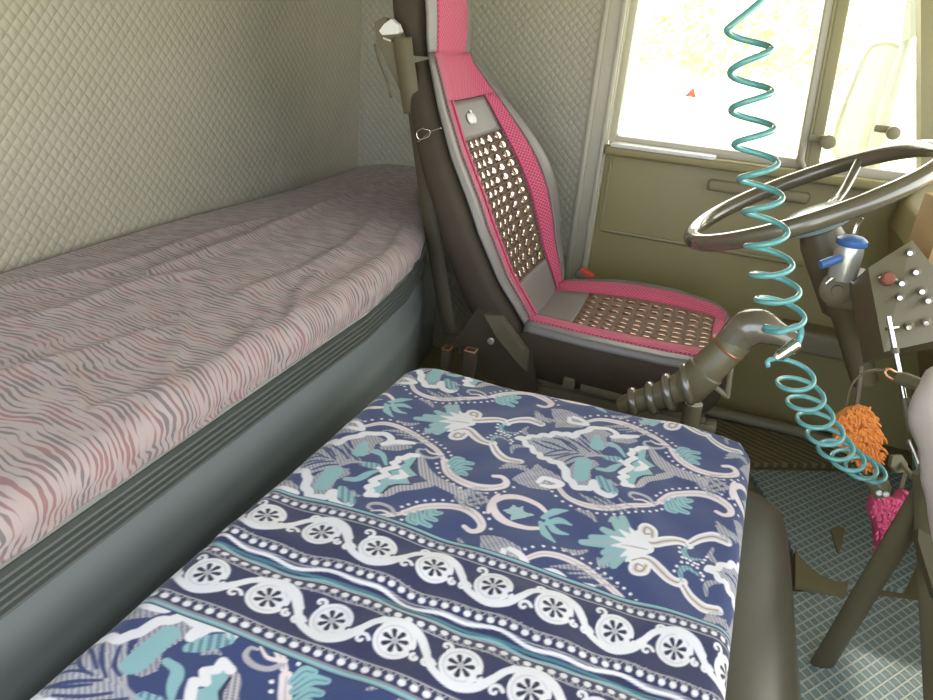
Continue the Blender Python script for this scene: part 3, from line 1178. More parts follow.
xs_ = np.array(gx)
bx = np.empty(NXp)
bzx = np.zeros(NXp)
for i, x in enumerate(xs_):
    if x > BX1 - RAD:
        o_, dn = roll(x - (BX1 - RAD))
        bx[i], bzx[i] = BX1 - RAD + o_, dn
    elif x < BX0 + RAD:
        o_, dn = roll(BX0 + RAD - x)
        bx[i], bzx[i] = BX0 + RAD - o_, dn
    else:
        bx[i] = x
by = np.empty(NYp)
bzy = np.zeros(NYp)
for j, y in enumerate(gy):
    if y > BY1 - RAD:
        o_, dn = roll(y - (BY1 - RAD))
        by[j], bzy[j] = BY1 - RAD + o_, dn
    else:
        by[j] = y
XX, YY = np.meshgrid(bx, by)
ZX, ZY = np.meshgrid(bzx, bzy)
dn = np.maximum(ZX, ZY) + 0.25 * np.minimum(ZX, ZY)
puff = 0.004 * np.sin(XX * 9 + 1) * np.sin(YY * 7) + 0.0022 * np.sin(XX * 31 + YY * 17) + 0.0012 * np.sin(YY * 60 + 5 * np.sin(XX * 14))
# a soft fold runs along the middle of the bands
puff -= 0.005 * np.exp(-((YY - 0.573 - 0.004 * np.sin(XX * 20)) / 0.012) ** 2)
puff += 0.003 * np.exp(-((YY - 0.66 - 0.1 * XX) / 0.02) ** 2)
ZZ = 0.550 - np.minimum(dn, DROP + RAD) + puff * np.clip(1 - dn / 0.02, 0, 1)
# rounded corner in plan
cxr = np.clip((XX - (BX1 - 0.05)) / 0.05, 0, 1)
cyr = np.clip((YY - (BY1 - 0.05)) / 0.05, 0, 1)
kk = cxr * cyr
XX = XX - 0.014 * kk
YY = YY - 0.014 * kk
XX = np.where(XX > -0.1, XX - 0.050 * np.clip(1.12 - YY, 0, 1) * np.clip((XX + 0.1) / 0.236, 0, 1) ** 2, XX)
XX = np.where(XX < -0.3, XX - 0.030 * np.clip(1.10 - YY, 0, 1) * np.clip((-0.3 - XX) / 0.178, 0, 1), XX)
cxl = np.clip(((BX0 + 0.06) - XX) / 0.06, 0, 1)
kl = cxl * cyr
XX = XX + 0.022 * kl
YY = YY - 0.012 * kl
# keep only cells that are not beyond the hem
keep_i = (np.abs(bzx) <= DROP + RAD)
keep_j = (bzy <= DROP + RAD)
ii = np.where(keep_i)[0]
jj = np.where(keep_j)[0]
XX, YY, ZZ = XX[np.ix_(jj, ii)], YY[np.ix_(jj, ii)], ZZ[np.ix_(jj, ii)]
CC = IMG[np.ix_(jj, ii)]
nj, ni = XX.shape
co = np.stack([XX, YY, ZZ], -1).reshape(-1, 3).astype(np.float32)
idx = np.arange(nj * ni).reshape(nj, ni)
quads = np.stack([idx[:-1, :-1], idx[:-1, 1:], idx[1:, 1:], idx[1:, :-1]], -1).reshape(-1, 4).astype(np.int32)
me = bpy.data.meshes.new('blanket')
me.vertices.add(len(co))
me.vertices.foreach_set('co', co.ravel())
me.loops.add(quads.size)
me.loops.foreach_set('vertex_index', quads.ravel())
me.polygons.add(len(quads))
me.polygons.foreach_set('loop_start', np.arange(0, quads.size, 4, dtype=np.int32))
me.polygons.foreach_set('use_smooth', np.ones(len(quads), dtype=bool))
me.update(calc_edges=True)
at = me.color_attributes.new('pattern', 'FLOAT_COLOR', 'POINT')
ca = np.ones((len(co), 4), np.float32)
ca[:, :3] = np.clip(CC.reshape(-1, 3), 0, 1)
at.data.foreach_set('color', ca.ravel())
me.materials.append(MAT['blanket'])
bl = bpy.data.objects.new('blanket', me)
COL.objects.link(bl)
tag(bl, 'navy blue blanket with white rosette bands and teal leaf pattern', 'blanket')

# ------------------------------------------------------------------ driver's seat
seat = thing('driver_seat', 'driver seat wearing a pink and grey beaded cover', 'seat', (-0.15, 1.86, 0.0))
YC = 1.855
BP = [(-0.375, 0.455), (-0.405, 0.50), (-0.458, 0.575), (-0.545, 0.755), (-0.615, 0.88), (-0.662, 0.972), (-0.712, 1.080)]
_bp = np.array(BP)
_bl = np.concatenate([[0], np.cumsum(np.hypot(*np.diff(_bp, axis=0).T))])
LB = _bl[-1]
_bl /= LB


def bprof(v):
    x = float(np.interp(v, _bl, _bp[:, 0]))
    z_ = float(np.interp(v, _bl, _bp[:, 1]))
    e = 0.03
    v0, v1 = max(0, v - e), min(1, v + e)
    dx = np.interp(v1, _bl, _bp[:, 0]) - np.interp(v0, _bl, _bp[:, 0])
    dz = np.interp(v1, _bl, _bp[:, 1]) - np.interp(v0, _bl, _bp[:, 1])
    l_ = math.hypot(dx, dz)
    return x, z_, dz / l_, -dx / l_        # point and forward normal


def bw(v):
    return lerp_tab([(0, 0.195), (0.15, 0.215), (0.4, 0.245), (0.65, 0.232), (0.82, 0.200), (0.93, 0.170), (1.0, 0.150)], v)[0]


def bh(u, v):
    a = abs(u)
    s = math.sin(PI * min(1, max(0, v * 1.05))) ** 0.6 if 0 < v < 0.95 else 0
    h = lerp_tab([(0, -0.012), (0.42, -0.010), (0.52, -0.006), (0.72, 0.008), (0.86, 0.010), (0.95, 0.007), (1.0, 0.0)], a)[0]
    if u > 0:
        h += 0.066 * s * a ** 1.8
    return h * (0.25 + 0.75 * s)


def back_s(u, v, lift=0.0):
    x, z_, nx_, nz_ = bprof(v)
    h = bh(u, v) + lift
    return Vector((x + nx_ * h, YC + bw(v) * u * (1.0 + (0.25 * min(1, 2.2 * (1 - v)) * min(1, 0.5 + 2.0 * v) if u > 0 else 0)), z_ + nz_ * h))


def zone(name, u0, u1, v0, v1, mat, surf, lift, parent, nu=10, nv=24, L_=0.7, W_=0.2, th=0.006):
    return MB().grid(lambda u, v: surf(u, v, lift), lsp(u0, u1, nu), lsp(v0, v1, nv), lambda u, v: (u * W_, v * L_)).build(name, mat, parent, smooth=60, solid=th, off=-1)


def vz(z_):
    return float(np.interp(z_, _bp[:, 1], _bl))


V_top, V_logo, V_bead = vz(0.975), vz(0.885), vz(0.545)
# body behind the cover
bb = MB()
ring_n = 40
rows = lsp(0, 0.985, 22)


def back_ring(v):
    x, z_, nx_, nz_ = bprof(min(v, 1))
    th = lerp_tab([(0, 0.15), (0.3, 0.135), (0.7, 0.105), (1, 0.085)], v)[0]
    wv = bw(v) + 0.012
    pts = []
    for k in range(ring_n):
        t = 2 * PI * k / ring_n
        c, s = math.cos(t), math.sin(t)
        u = math.copysign(abs(c) ** 0.45, c)
        d = math.copysign(abs(s) ** 0.7, s)
        if d >= 0:
            h = bh(u * 0.999, v) - 0.010 - (1 - d) * 0.03
        else:
            h = -0.04 + d * (th - 0.04)
        pts.append(Vector((x + nx_ * h, YC + wv * u * (1.0 + (0.25 * min(1, 2.2 * (1 - v)) * min(1, 0.5 + 2.0 * v) if u > 0 else 0)), z_ + nz_ * h)))
    return pts


vs2, fs2 = [], []
for i, v in enumerate(rows):
    vs2 += back_ring(v)
for i in range(len(rows) - 1):
    for k in range(ring_n):
        k2 = (k + 1) % ring_n
        fs2.append([i * ring_n + k, i * ring_n + k2, (i + 1) * ring_n + k2, (i + 1) * ring_n + k])
fs2.append(list(range(ring_n))[::-1])
fs2.append([(len(rows) - 1) * ring_n + k for k in range(ring_n)])
bb.add(vs2, fs2)
backrest = bb.build('backrest', 'body', seat, smooth=70)
# seat-cover pieces on the backrest
zone('cover_border', -1.0, -0.84, 0.0, 1.0, 'greyleather', back_s, 0.002, backrest)
zone('cover_border', 0.79, 1.0, 0.0, 1.0, 'greyleather', back_s, 0.002, backrest)
zone('pink_side_panel', -0.84, -0.58, 0.0, V_top, 'pink', back_s, 0.004, backrest)
zone('pink_side_panel', 0.56, 0.79, 0.0, V_top, 'pink', back_s, 0.004, backrest)
zone('pink_top_panel', -0.84, 0.79, V_top, 1.0, 'pink', back_s, 0.004, backrest, nu=24, nv=10)
pt = zone('emblem_patch', -0.58, 0.56, V_logo, V_top - 0.003, 'greyleather', back_s, 0.005, backrest, nu=14, nv=8)
pt['label'] = 'grey leatherette patch with a white round emblem'
zone('lumbar_patch', -0.58, 0.56, 0.0, V_bead, 'greyleather', back_s, 0.004, backrest, nu=14, nv=8)
net = zone('bead_netting', -0.58, 0.56, V_bead, V_logo, 'beadnet', back_s, 0.002, backrest, nu=14, nv=20)
# piping that edges the panels
for u_ in (-0.84, 0.79):
    MB().tube([back_s(u_, v, 0.006) for v in lsp(0.0, 0.98, 30)], 0.0022, 6).build('piping', 'greyleather', backrest)
for s in (-1, 1):
    MB().tube([back_s(0.56 if s > 0 else -0.58, v, 0.008) for v in lsp(0.0, V_top, 30)], 0.003, 6).build('piping', 'pinkmitt', backrest)
# white emblem: a plain rounded mark with a notch and a leaf
x, z_, nx_, nz_ = bprof((V_logo + V_top) / 2)
ctr = back_s(-0.02, (V_logo + V_top) / 2, 0.009)
nv_ = Vector((nx_, 0, nz_))
uy = Vector((0, 1, 0))
up_ = Vector((-nz_, 0, nx_))
em = MB()
em.ell(ctr + uy * 0.008 - up_ * 0.002, uy * 0.022, up_ * 0.015, nv_ * 0.004, 16, 8)
em.ell(ctr - uy * 0.014 - up_ * 0.001, uy * 0.018, up_ * 0.015, nv_ * 0.004, 16, 8)
em.ell(ctr + uy * 0.008 + up_ * 0.016, uy * 0.008, up_ * 0.006, nv_ * 0.002, 12, 6)
em.build('emblem', 'white', pt)


def bead_mat(surf, u0, u1, nu, v0, v1, nv, parent, mat, bulge, lift=0.006):
    mb = MB()
    strip = MB()
    for j in range(nv):
        v = v0 + (v1 - v0) * (j + 0.5) / nv
        dv_ = (v1 - v0) / nv
        for i in range(nu):
            u = u0 + (u1 - u0) * (i + 0.5) / nu
            du = (u1 - u0) / nu
            c = surf(u, v, lift)
            a = (surf(u + du * 0.30, v, lift) - surf(u - du * 0.30, v, lift)) / 2
            b = (surf(u, v + dv_ * 0.38, lift) - surf(u, v - dv_ * 0.38, lift)) / 2
            n = a.cross(b).normalized()
            mb.ell(c, a * 1.10, b * 1.12, n * bulge, 14, 8)
        strip.tube([surf(u, v0 + (v1 - v0) * j / nv, lift + 0.001) for u in lsp(u0, u1, 12)], (0.0022), 6)
    for i in range(nu + 1):
        u = u0 + (u1 - u0) * i / nu
        strip.tube([surf(u, v, lift) for v in lsp(v0, v1, 24)], 0.0016, 5)
    b1 = mb.build('bead_rows', mat, parent, smooth=80)
    b2 = strip.build('bead_cords', 'beadnet', parent, smooth=80)
    return b1


bead_mat(back_s, -0.55, 0.53, 6, V_bead, V_logo, 14, backrest, 'bead', 0.0026)

# head restraint
hr = MB()


def head_s(u, v, lift=0.0):
    """v 0..1 up the front of the head restraint"""
    w_ = lerp_tab([(0, 0.138), (0.2, 0.150), (0.8, 0.150), (1.0, 0.12)], v)[0]
    x = -0.716 - 0.03 * v + 0.016 * math.sin(PI * v) * (1 - u * u * 0.6)
    return Vector((x + lift, YC + w_ * u, 1.070 + 0.215 * v + lift * 0.2))


hb = []
for v in lsp(0, 1, 12):
    ring = []
    for k in range(32):
        t = 2 * PI * k / 32
        c, s = math.cos(t), math.sin(t)
        u = math.copysign(abs(c) ** 0.5, c)
        p = head_s(u, v)
        dd = 0.10 * (0.75 + 0.25 * math.sin(PI * v))
        p.x = p.x - 0.008 - dd * (0.5 - 0.5 * math.copysign(abs(s) ** 0.6, s))
        ring.append(p)
    hb += ring
fs3 = []
for i in range(11):
    for k in range(32):
        k2 = (k + 1) % 32
        fs3.append([i * 32 + k, i * 32 + k2, (i + 1) * 32 + k2, (i + 1) * 32 + k])
fs3 += [list(range(32))[::-1], [11 * 32 + k for k in range(32)]]
hr.add(hb, fs3)
head = hr.build('head_restraint', 'body', seat, smooth=70)
zone('cover_border', -1.0, -0.68, 0.0, 0.98, 'greyleather', head_s, 0.004, head, nv=12)
zone('cover_border', 0.68, 1.0, 0.0, 0.98, 'greyleather', head_s, 0.004, head, nv=12)
zone('pink_panel', -0.68, 0.68, 0.0, 0.98, 'pink', head_s, 0.006, head, nu=20, nv=12, L_=0.2, W_=0.15)

# seat cushion
CXR, CXF = -0.385, 0.115


def cw(v):
    return lerp_tab([(0, 0.200), (0.35, 0.228), (0.7, 0.240), (0.86, 0.232), (0.94, 0.205), (0.985, 0.165), (1.0, 0.135)], v)[0]


def cush_s(u, v, lift=0.0):
    a = abs(u)
    h = lerp_tab([(0, -0.016), (0.45, -0.012), (0.58, -0.007), (0.75, 0.003), (0.88, 0.004), (1.0, 0.0)], a)[0]
    if u > 0:
        h += 0.022 * a * math.sin(PI * min(1, v * 1.1)) if v < 0.9 else 0
    fr_ = max(0, (v - 0.90) / 0.10)
    h = h * (1 - 0.6 * fr_) - 0.022 * fr_ ** 2
    tilt = 0.010 * v
    return Vector((CXR + (CXF - CXR) * v, YC + cw(v) * u, 0.468 + h + tilt + lift))


cb = []
nr = 48
levels = [(0.0, 0.0, 0.0), (0.008, -0.02, 1.0), (0.010, -0.05, 1.0), (0.0, -0.10, 1.0), (-0.02, -0.135, 1.0)]


def cush_outline(k):
    """closed outline of the cushion in plan: up one side, round the front, back down the other"""
    t = k / nr
    if t < 0.4:
        return -1.0, t / 0.4
    if t < 0.6:
        return -1.0 + 2 * (t - 0.4) / 0.2, 1.0
    return 1.0, 1 - (t - 0.6) / 0.4


cv, cf = [], []
for lv, (grow, drop, _) in enumerate(levels):
    for k in range(nr + 1):
        u, v = cush_outline(k)
        p = cush_s(u, v, -0.006)
        d = Vector((p.x - (-0.13), p.y - YC, 0)).normalized()
        cv.append((p.x + d.x * grow, p.y + d.y * grow, p.z + drop))
for lv in range(len(levels) - 1):
    for k in range(nr):
        a = lv * (nr + 1) + k
        cf.append([a, a + 1, a + nr + 2, a + nr + 1])
    a = lv * (nr + 1)
    cf.append([a + nr, a, a + nr + 1, a + 2 * nr + 1])
cf.append([(len(levels) - 1) * (nr + 1) + k for k in range(nr + 1)])
cush = MB().add(cv, cf)
cushion = cush.build('seat_cushion', 'body', seat, smooth=50)
VB0, VB1 = 0.20, 0.90
zone('cover_border', -1.0, -0.90, 0, 1.0, 'greyleather', cush_s, 0.002, cushion)
zone('cover_border', 0.84, 1.0, 0, 1.0, 'greyleather', cush_s, 0.002, cushion)
zone('cover_front_border', -0.84, 0.84, 0.955, 1.0, 'greyleather', cush_s, 0.002, cushion, nu=20, nv=5)
zone('pink_side_panel', -0.90, -0.56, 0.0, 0.955, 'pink', cush_s, 0.004, cushion, L_=0.5)
zone('pink_side_panel', 0.56, 0.84, 0.0, 0.955, 'pink', cush_s, 0.004, cushion, L_=0.5)
zone('pink_front_panel', -0.56, 0.56, VB1, 0.955, 'pink', cush_s, 0.004, cushion, nv=5, L_=0.5)
zone('rear_patch', -0.56, 0.56, 0.0, VB0, 'greyleather', cush_s, 0.004, cushion)
zone('bead_netting', -0.56, 0.56, VB0, VB1, 'beadnet', cush_s, 0.002, cushion)
bead_mat(cush_s, -0.53, 0.53, 7, VB0, VB1, 10, cushion, 'beadbrown', 0.0052)
# grey welt hanging over the cushion edge
for s in (-1, 1):
    wm = MB()
    wm.grid(lambda v, k: tuple(Vector(cush_s(s, v, 0.004)) + Vector((0, s * (0.006 * k), -0.017 * k))), lsp(0, 0.96, 24), [0, 0.3, 0.6, 1.0])
    wm.build('cover_welt', 'greyleather', cushion, smooth=60, solid=0.004, off=0)
wm = MB()
wm.grid(lambda u, k: tuple(Vector(cush_s(u, 1.0, 0.002)) + Vector((0.010 * k, 0, -0.026 * k))), lsp(-1, 1, 20), [0, 0.5, 1.0])
wm.build('cover_welt', 'greyleather', cushion, smooth=60, solid=0.004, off=0)

# base: pedestal, slide rails
sb = MB()
sb.box((-0.15, YC, 0.14), (0.40, 0.36, 0.26), bevel=0.02, seg=3)
sb.build('seat_pedestal', 'body', seat)
for s in (-1, 1):
    rl = MB()
    rl.box((-0.13, YC + s * 0.17, 0.288), (0.50, 0.045, 0.04), bevel=0.006)
    rl.box((-0.13, YC + s * 0.17, 0.312), (0.44, 0.03, 0.02), bevel=0.004)
    rl.build('slide_rail', 'bracket', seat)
sk = MB()
p = ony(560, 383, 1.62)
sk.box((p.x + 0.02, 1.635, p.z), (0.03, 0.02, 0.03), bevel=0.005)
sk.box((p.x + 0.11, 1.635, p.z - 0.006), (0.12, 0.016, 0.022), bevel=0.005)
sk.box((p.x + 0.21, 1.635, p.z - 0.006), (0.08, 0.016, 0.028), bevel=0.005)
sk.build('adjuster_bar', 'bracket', seat)
# recliner side plate, lever and round cap on the near side
rc = MB()
yy = 1.632
plate = [ony(a, b, yy) for a, b in ((478, 308), (497, 312), (532, 352), (536, 392), (528, 398), (505, 385), (470, 372), (455, 340))]
rc.slab(plate, (0, 1, 0), 0.02)
rc.build('recliner_plate', 'body', seat, smooth=20)
lv_ = MB()
q = [ony(a, b, yy - 0.012) for a, b in ((484, 315), (502, 316), (528, 352), (527, 372), (520, 366), (497, 338))]
lv_.slab(q, (0, 1, 0), 0.014)
q = [ony(a, b, yy - 0.016) for a, b in ((496, 320), (501, 320), (523, 350), (521, 354), (517, 350))]
lv_.slab(q, (0, 1, 0), 0.008)
lv_.build('recliner_lever', 'bracket', seat, smooth=20)
p = ony(491, 341, yy - 0.004)
MB().lathe(p, (0, -1, 0), [(0, 0.009), (0.003, 0.009), (0.004, 0.007)], 18).build('recliner_cap', 'silver', seat)

# wire clip hooked to the backrest side
wc = MB()
pts = [ony(a, b, 1.60) for a, b in ((441, 128), (430, 132), (421, 140), (417, 142))]
wc.tube(smooth_path(pts, 5), 0.0011, 6)
pts = [ony(a, b, 1.60) for a, b in ((424, 128), (417, 132), (419, 139), (428, 137), (430, 131), (424, 129))]
wc.tube(smooth_path(pts, 5), 0.0010, 6)
tag(wc.build('wire_clip', 'chrome'), 'thin bent wire clip on the dark side of the backrest', 'clip')

# ------------------------------------------------------------------ seat belt and buckles
sbm = thing('seat_belt', 'driver seat belt with white guide hanging behind the pink backrest', 'seat belt', ony(398, 60, 1.66))
yb = 1.66


def strap(pts, width_vec, th, name, mat, parent):
    m = MB()
    P = smooth_path(pts, 6)
    wv = Vector(width_vec)
    n = len(P)
    m.grid(lambda i, k: tuple(P[int(i)] + wv * (k - 0.5)), list(range(n)), [0, 0.5, 1.0])
    return m.build(name, mat, parent, smooth=60, solid=th, off=0)


g0 = ony(385, 45, yb)
# dark bracket
bkt = MB()
bkt.slab([ony(a, b, yb + 0.01) for a, b in ((374, 22), (384, 17), (398, 28), (402, 38), (396, 70), (386, 62), (377, 42))], (0, 1, 0), 0.025)
bkt.slab([ony(a, b, yb + 0.02) for a, b in ((376, 40), (390, 40), (416, 95), (420, 122), (410, 112))], (0, 1, 0), 0.02)
bkt.build('belt_bracket', 'black', sbm, smooth=20)
gd = MB()
gd.slab([ony(a, b, yb - 0.004) for a, b in ((379, 31), (384, 24), (391, 19), (397, 24), (400, 32), (397, 34), (382, 35))], (0, 1, 0), 0.02)
gd.build('belt_guide', 'white', sbm, smooth=30)
gd = MB()
gd.slab([ony(a, b, yb - 0.004) for a, b in ((383, 37), (391, 40), (391, 42), (383, 39))], (0, 1, 0), 0.008)
gd.build('guide_slot', 'chrome', sbm, smooth=0)
w1 = (ony(412, 40, yb) - ony(393, 40, yb))
strap([ony(a, b, yb + 0.005) for a, b in ((402, 37), (404, 55), (407, 75), (410, 96), (413, 114))], w1, 0.002, 'belt_webbing', 'webbing', sbm)
w2 = (ony(377, 44, yb) - ony(374, 44, yb))
strap([ony(a, b, yb) for a, b in ((375, 44), (380, 62), (387, 80), (392, 98))], w2, 0.002, 'belt_tail', 'webbing', sbm)
w3 = (ony(440, 250, yb) - ony(424, 250, yb))
strap([ony(a, b, 1.70) for a, b in ((416, 108), (424, 170), (434, 240), (446, 310), (452, 335))], w3, 0.002, 'lower_webbing', 'darkweb', sbm)

blab = {0: 'narrow belt buckle stalk standing nearest the bunk', 1: 'wider belt buckle with copper edged slot beside the recliner plate'}
for i, (px, py, wd) in enumerate(((447, 349, 0.022), (471, 351, 0.030))):
    p = ony(px, py, 1.52)
    b = thing('belt_buckle', blab[i], 'buckle', (p.x, p.y, p.z - 0.15), 'seat belt buckles')
    MB().tube([(p.x + 0.02, p.y, 0.0), (p.x, p.y, p.z - 0.05)], 0.008, 8).build('stalk', 'black', b)
    m = MB()
    m.box((p.x, p.y, p.z - 0.035), (wd, 0.026, 0.075), bevel=0.005)
    m.build('housing', 'body', b)
    m = MB()
    h = wd / 2 - 0.002
    m.tube([(p.x - h, p.y - 0.012, p.z + 0.003), (p.x + h, p.y - 0.012, p.z + 0.003), (p.x + h, p.y + 0.012, p.z + 0.003), (p.x - h, p.y + 0.012, p.z + 0.003)], 0.0022, 6, closed=True)
    m.build('slot_rim', 'brass', b)
p = ony(585, 274, 2.14)
b = thing('belt_buckle', 'belt buckle with bright red button beyond the seat', 'buckle', (p.x, p.y, p.z - 0.12), 'seat belt buckles')
MB().tube([(p.x - 0.03, p.y, 0.0), (p.x - 0.03, p.y, p.z - 0.12), (p.x - 0.01, p.y, p.z - 0.02)], 0.009, 8).build('stalk', 'black', b)
MB().box((p.x - 0.006, p.y, p.z - 0.008), (0.05, 0.028, 0.026), Matrix.Rotation(0.5, 3, 'Y'), 0.005).build('housing', 'bracket', b)
MB().box((p.x + 0.006, p.y - 0.004, p.z + 0.006), (0.046, 0.026, 0.014), Matrix.Rotation(0.45, 3, 'Y'), 0.004).build('button', 'red', b)

# ------------------------------------------------------------------ steering wheel on its column
WC = Vector((0.195, 1.80, 0.863))
TL = 0.513
nrm = Vector((-math.sin(TL), 0, math.cos(TL)))
ea = Vector((math.cos(TL), 0, math.sin(TL)))
eb = Vector((0, 1, 0))
RW = 0.266
sw = thing('steering_wheel', 'large glossy dark steering wheel on a column before the seat', 'steering wheel', WC - nrm * 0.3)
rim = MB()
rim.tube([WC + (ea * math.cos(t) + eb * math.sin(t)) * RW for t in [2 * PI * k / 96 for k in range(96)]], 0.0195, 14, closed=True)
rim.build('rim', 'blackgloss', sw, smooth=80)
hubc = WC - nrm * 0.055
for k in range(2):
    t = math.radians(60 - 120 * k)
    d = ea * math.cos(t) + eb * math.sin(t)
    MB().tube(smooth_path([hubc + d * 0.04, hubc + d * 0.14 + nrm * 0.012, WC + d * (RW - 0.008)], 6), [0.014] * 4 + [0.011] * 9, 10, flat=nrm).build('spoke', 'blackgloss', sw, smooth=80)
MB().lathe(hubc - nrm * 0.03, nrm, [(0, 0.045), (0.01, 0.07), (0.035, 0.075), (0.048, 0.06), (0.053, 0.03)], 32).build('hub_pad', 'hub', sw)
cl = MB()
cl.lathe(hubc - nrm * 0.42, nrm, [(0, 0.03), (0.18, 0.03), (0.20, 0.045), (0.36, 0.05), (0.40, 0.04)], 24)
cl.build('column', 'black', sw)

# stalk switch unit on the column: silver barrel with a blue band and a blue lever
sp0 = ony(843, 272, 1.62)
swt = thing('column_switch', 'silver switch barrel with blue band and blue lever under the wheel', 'switch', sp0 - Vector((0, 0, 0.03)))
axd = (ony(851, 246, 1.62) - ony(842, 276, 1.62)).normalized()
MB().lathe(sp0 - axd * 0.015, axd, [(0, 0.026), (0.02, 0.029), (0.06, 0.028), (0.072, 0.025)], 24).build('barrel', 'silver', swt)
MB().lathe(sp0 + axd * 0.057, axd, [(0, 0.028), (0.003, 0.030), (0.012, 0.029), (0.018, 0.022), (0.020, 0.010)], 24).build('band', 'blue', swt)
MB().tube([sp0 + axd * 0.082, sp0 + axd * 0.10, sp0 + axd * 0.115 + Vector((0.006, 0, 0))], [0.006, 0.005, 0.003], 8).build('tip', 'chrome', swt)
la, lb = ony(840, 258, 1.59), ony(820, 265, 1.57)
MB().tube([la, (la + lb) / 2, lb], [0.008, 0.010, 0.009], 10).build('lever', 'blue', swt)
ha = ony(837, 290, 1.62)
MB().lathe(ha + Vector((0, 0.012, 0)), (0, -1, 0), [(0, 0.034), (0.012, 0.034), (0.014, 0.030), (0.014, 0.012), (0.018, 0.011), (0.018, 0.005)], 26).build('ignition_lock', 'black', swt)
MB().tube(smooth_path([ony(a, b, 1.60) for a, b in ((826, 284), (834, 278), (845, 279), (856, 284), (866, 284))], 5), 0.0035, 8).build('clamp_strip', 'chrome', swt)
MB().box(sp0 + Vector((0.03, 0.07, -0.05)), (0.09, 0.13, 0.07), bevel=0.015, seg=3).build('housing', 'black', swt)

# ------------------------------------------------------------------ dashboard
ds = thing('dashboard', 'haze-lightened olive lower dashboard with toggle switches behind the wheel', 'dashboard', (0.7, 1.65, 0.05))
dprof = [(0.50, 0.80), (0.56, 0.86), (0.94, 0.87), (0.94, 0.02), (0.80, 0.02), (0.74, 0.20), (0.66, 0.40), (0.54, 0.56), (0.49, 0.72)]
m = MB()
k = len(dprof)
y0_, y1_ = 1.66, 2.41
m.add([(a, y0_, b) for a, b in dprof] + [(a, y1_, b) for a, b in dprof],
      [list(range(k)), list(range(k, 2 * k))[::-1]] + [[i, (i + 1) % k, k + (i + 1) % k, k + i] for i in range(k)])
body = m.build('dash_body', 'dash', ds, smooth=0)
bv = body.modifiers.new('round', 'BEVEL')
bv.width = 0.012
bv.segments = 3
# switch panel: slanted plate with toggles
pa, pb, pc, pd = dep(868, 268, 1.40), dep(912, 240, 1.40), dep(985, 330, 1.36), dep(884, 352, 1.36)
nn = (pb - pa).cross(pd - pa).normalized()
if nn.dot(Vector(CAM) - pa) < 0:
    nn = -nn
m = MB()
m.slab([pa, pb, pc, pd], -nn, 0.10)
m.build('switch_panel', 'black', ds, smooth=0)
for (px, py) in ((910, 253), (916, 272), (902, 283), (922, 291), (900, 297), (909, 326), (928, 300), (926, 322), (886, 280)):
    d = dray(px, py)
    t = (pa - Vector(CAM)).dot(nn) / Vector(d).dot(nn)
    q = Vector(CAM + d * t)
    tg = MB().lathe(q, nn, [(0, 0.008), (0.004, 0.008), (0.005, 0.005)], 12).build('toggle_switch', 'bracket', ds)
    dn_ = (nn + Vector((0, 0, -0.5)) + Vector((-0.3, 0, 0))).normalized()
    mt = 'dullred' if px == 886 else 'chrome'
    m = MB().tube([q + nn * 0.004, q + nn * 0.004 + dn_ * 0.012, q + nn * 0.004 + dn_ * 0.024], [0.002, 0.003, 0.0045], 8)
    if px == 886:
        m = MB().lathe(q, nn, [(0, 0.013), (0.012, 0.013), (0.016, 0.009)], 16)
        m.build('knob', 'dullred', tg)
        MB().tube([q - Vector((0.016, 0, 0.0)) + nn * 0.006, q + Vector((0.018, 0, 0.001)) + nn * 0.006], 0.003, 8).build('pin', 'chrome', tg)
    else:
        m.build('toggle', mt, tg)
pm_ = (pa + pb + pc + pd) / 4 - nn * 0.10
MB().tube([pm_ + nn * 0.01, pm_ - nn * 0.04, Vector((0.62, 1.67, 0.76)), Vector((0.66, 1.74, 0.76))], 0.028, 12).build('panel_bracket', 'black', ds, smooth=50)
# chrome rod with sleeve that runs down by the dash
rod = thing('chrome_rod', 'bright chrome rod slanting down past the cable loop', 'rod', dep(906, 405, 1.2))
r0, r1 = dep(884, 296, 1.22), dep(905, 400, 1.2)
rd = r1 - r0
MB().tube([r0 + rd * 0.2, r0 + rd * 1.0], 0.0045, 10).build('rod', 'chrome', rod)
MB().tube([r0 + rd * 0.50, r0 + rd * 0.56], 0.0065, 10).build('collar', 'black', rod)
MB().tube([r1 - rd * 0.02, r1 + rd * 0.3], 0.0065, 10).build('sleeve', 'black', rod)
MB().tube([dep(886, 329, 1.22), dep(898, 327, 1.22)], 0.0035, 8).build('cross_pin', 'chrome', rod)
# cable with a metal loop
cb_ = thing('cable_loop', 'thin dark cable ending in a brass wire loop', 'cable', dep(900, 376, 1.17))
MB().tube(smooth_path([dep(846, 405, 1.25), dep(851, 386, 1.22), (dep(862, 374, 1.2)), dep(876, 370, 1.18), dep(886, 371, 1.17)], 6), 0.0022, 8).build('cord', 'black', cb_)
MB().tube(smooth_path([dep(898, 374, 1.16), dep(889, 369, 1.16), dep(885, 372, 1.16), dep(888, 377, 1.16), dep(898, 382, 1.16)], 6), 0.0022, 8).build('wire_loop', 'brass', cb_)
MB().tube([dep(897, 377, 1.16), dep(906, 380, 1.15), dep(924, 386, 1.12)], [0.009, 0.012, 0.010], 10).build('grip', 'black', cb_)

# tan box on the dash
pt_ = dep(925, 222, 1.50)
tb = MB().box(pt_ + Vector((0.05, 0.0, -0.01)), (0.10, 0.10, 0.13), Matrix.Rotation(0.25, 3, 'Z'), 0.004)
tag(tb.build('tan_box', 'tan'), 'tan box at the edge of the dash above the toggle switches', 'box')

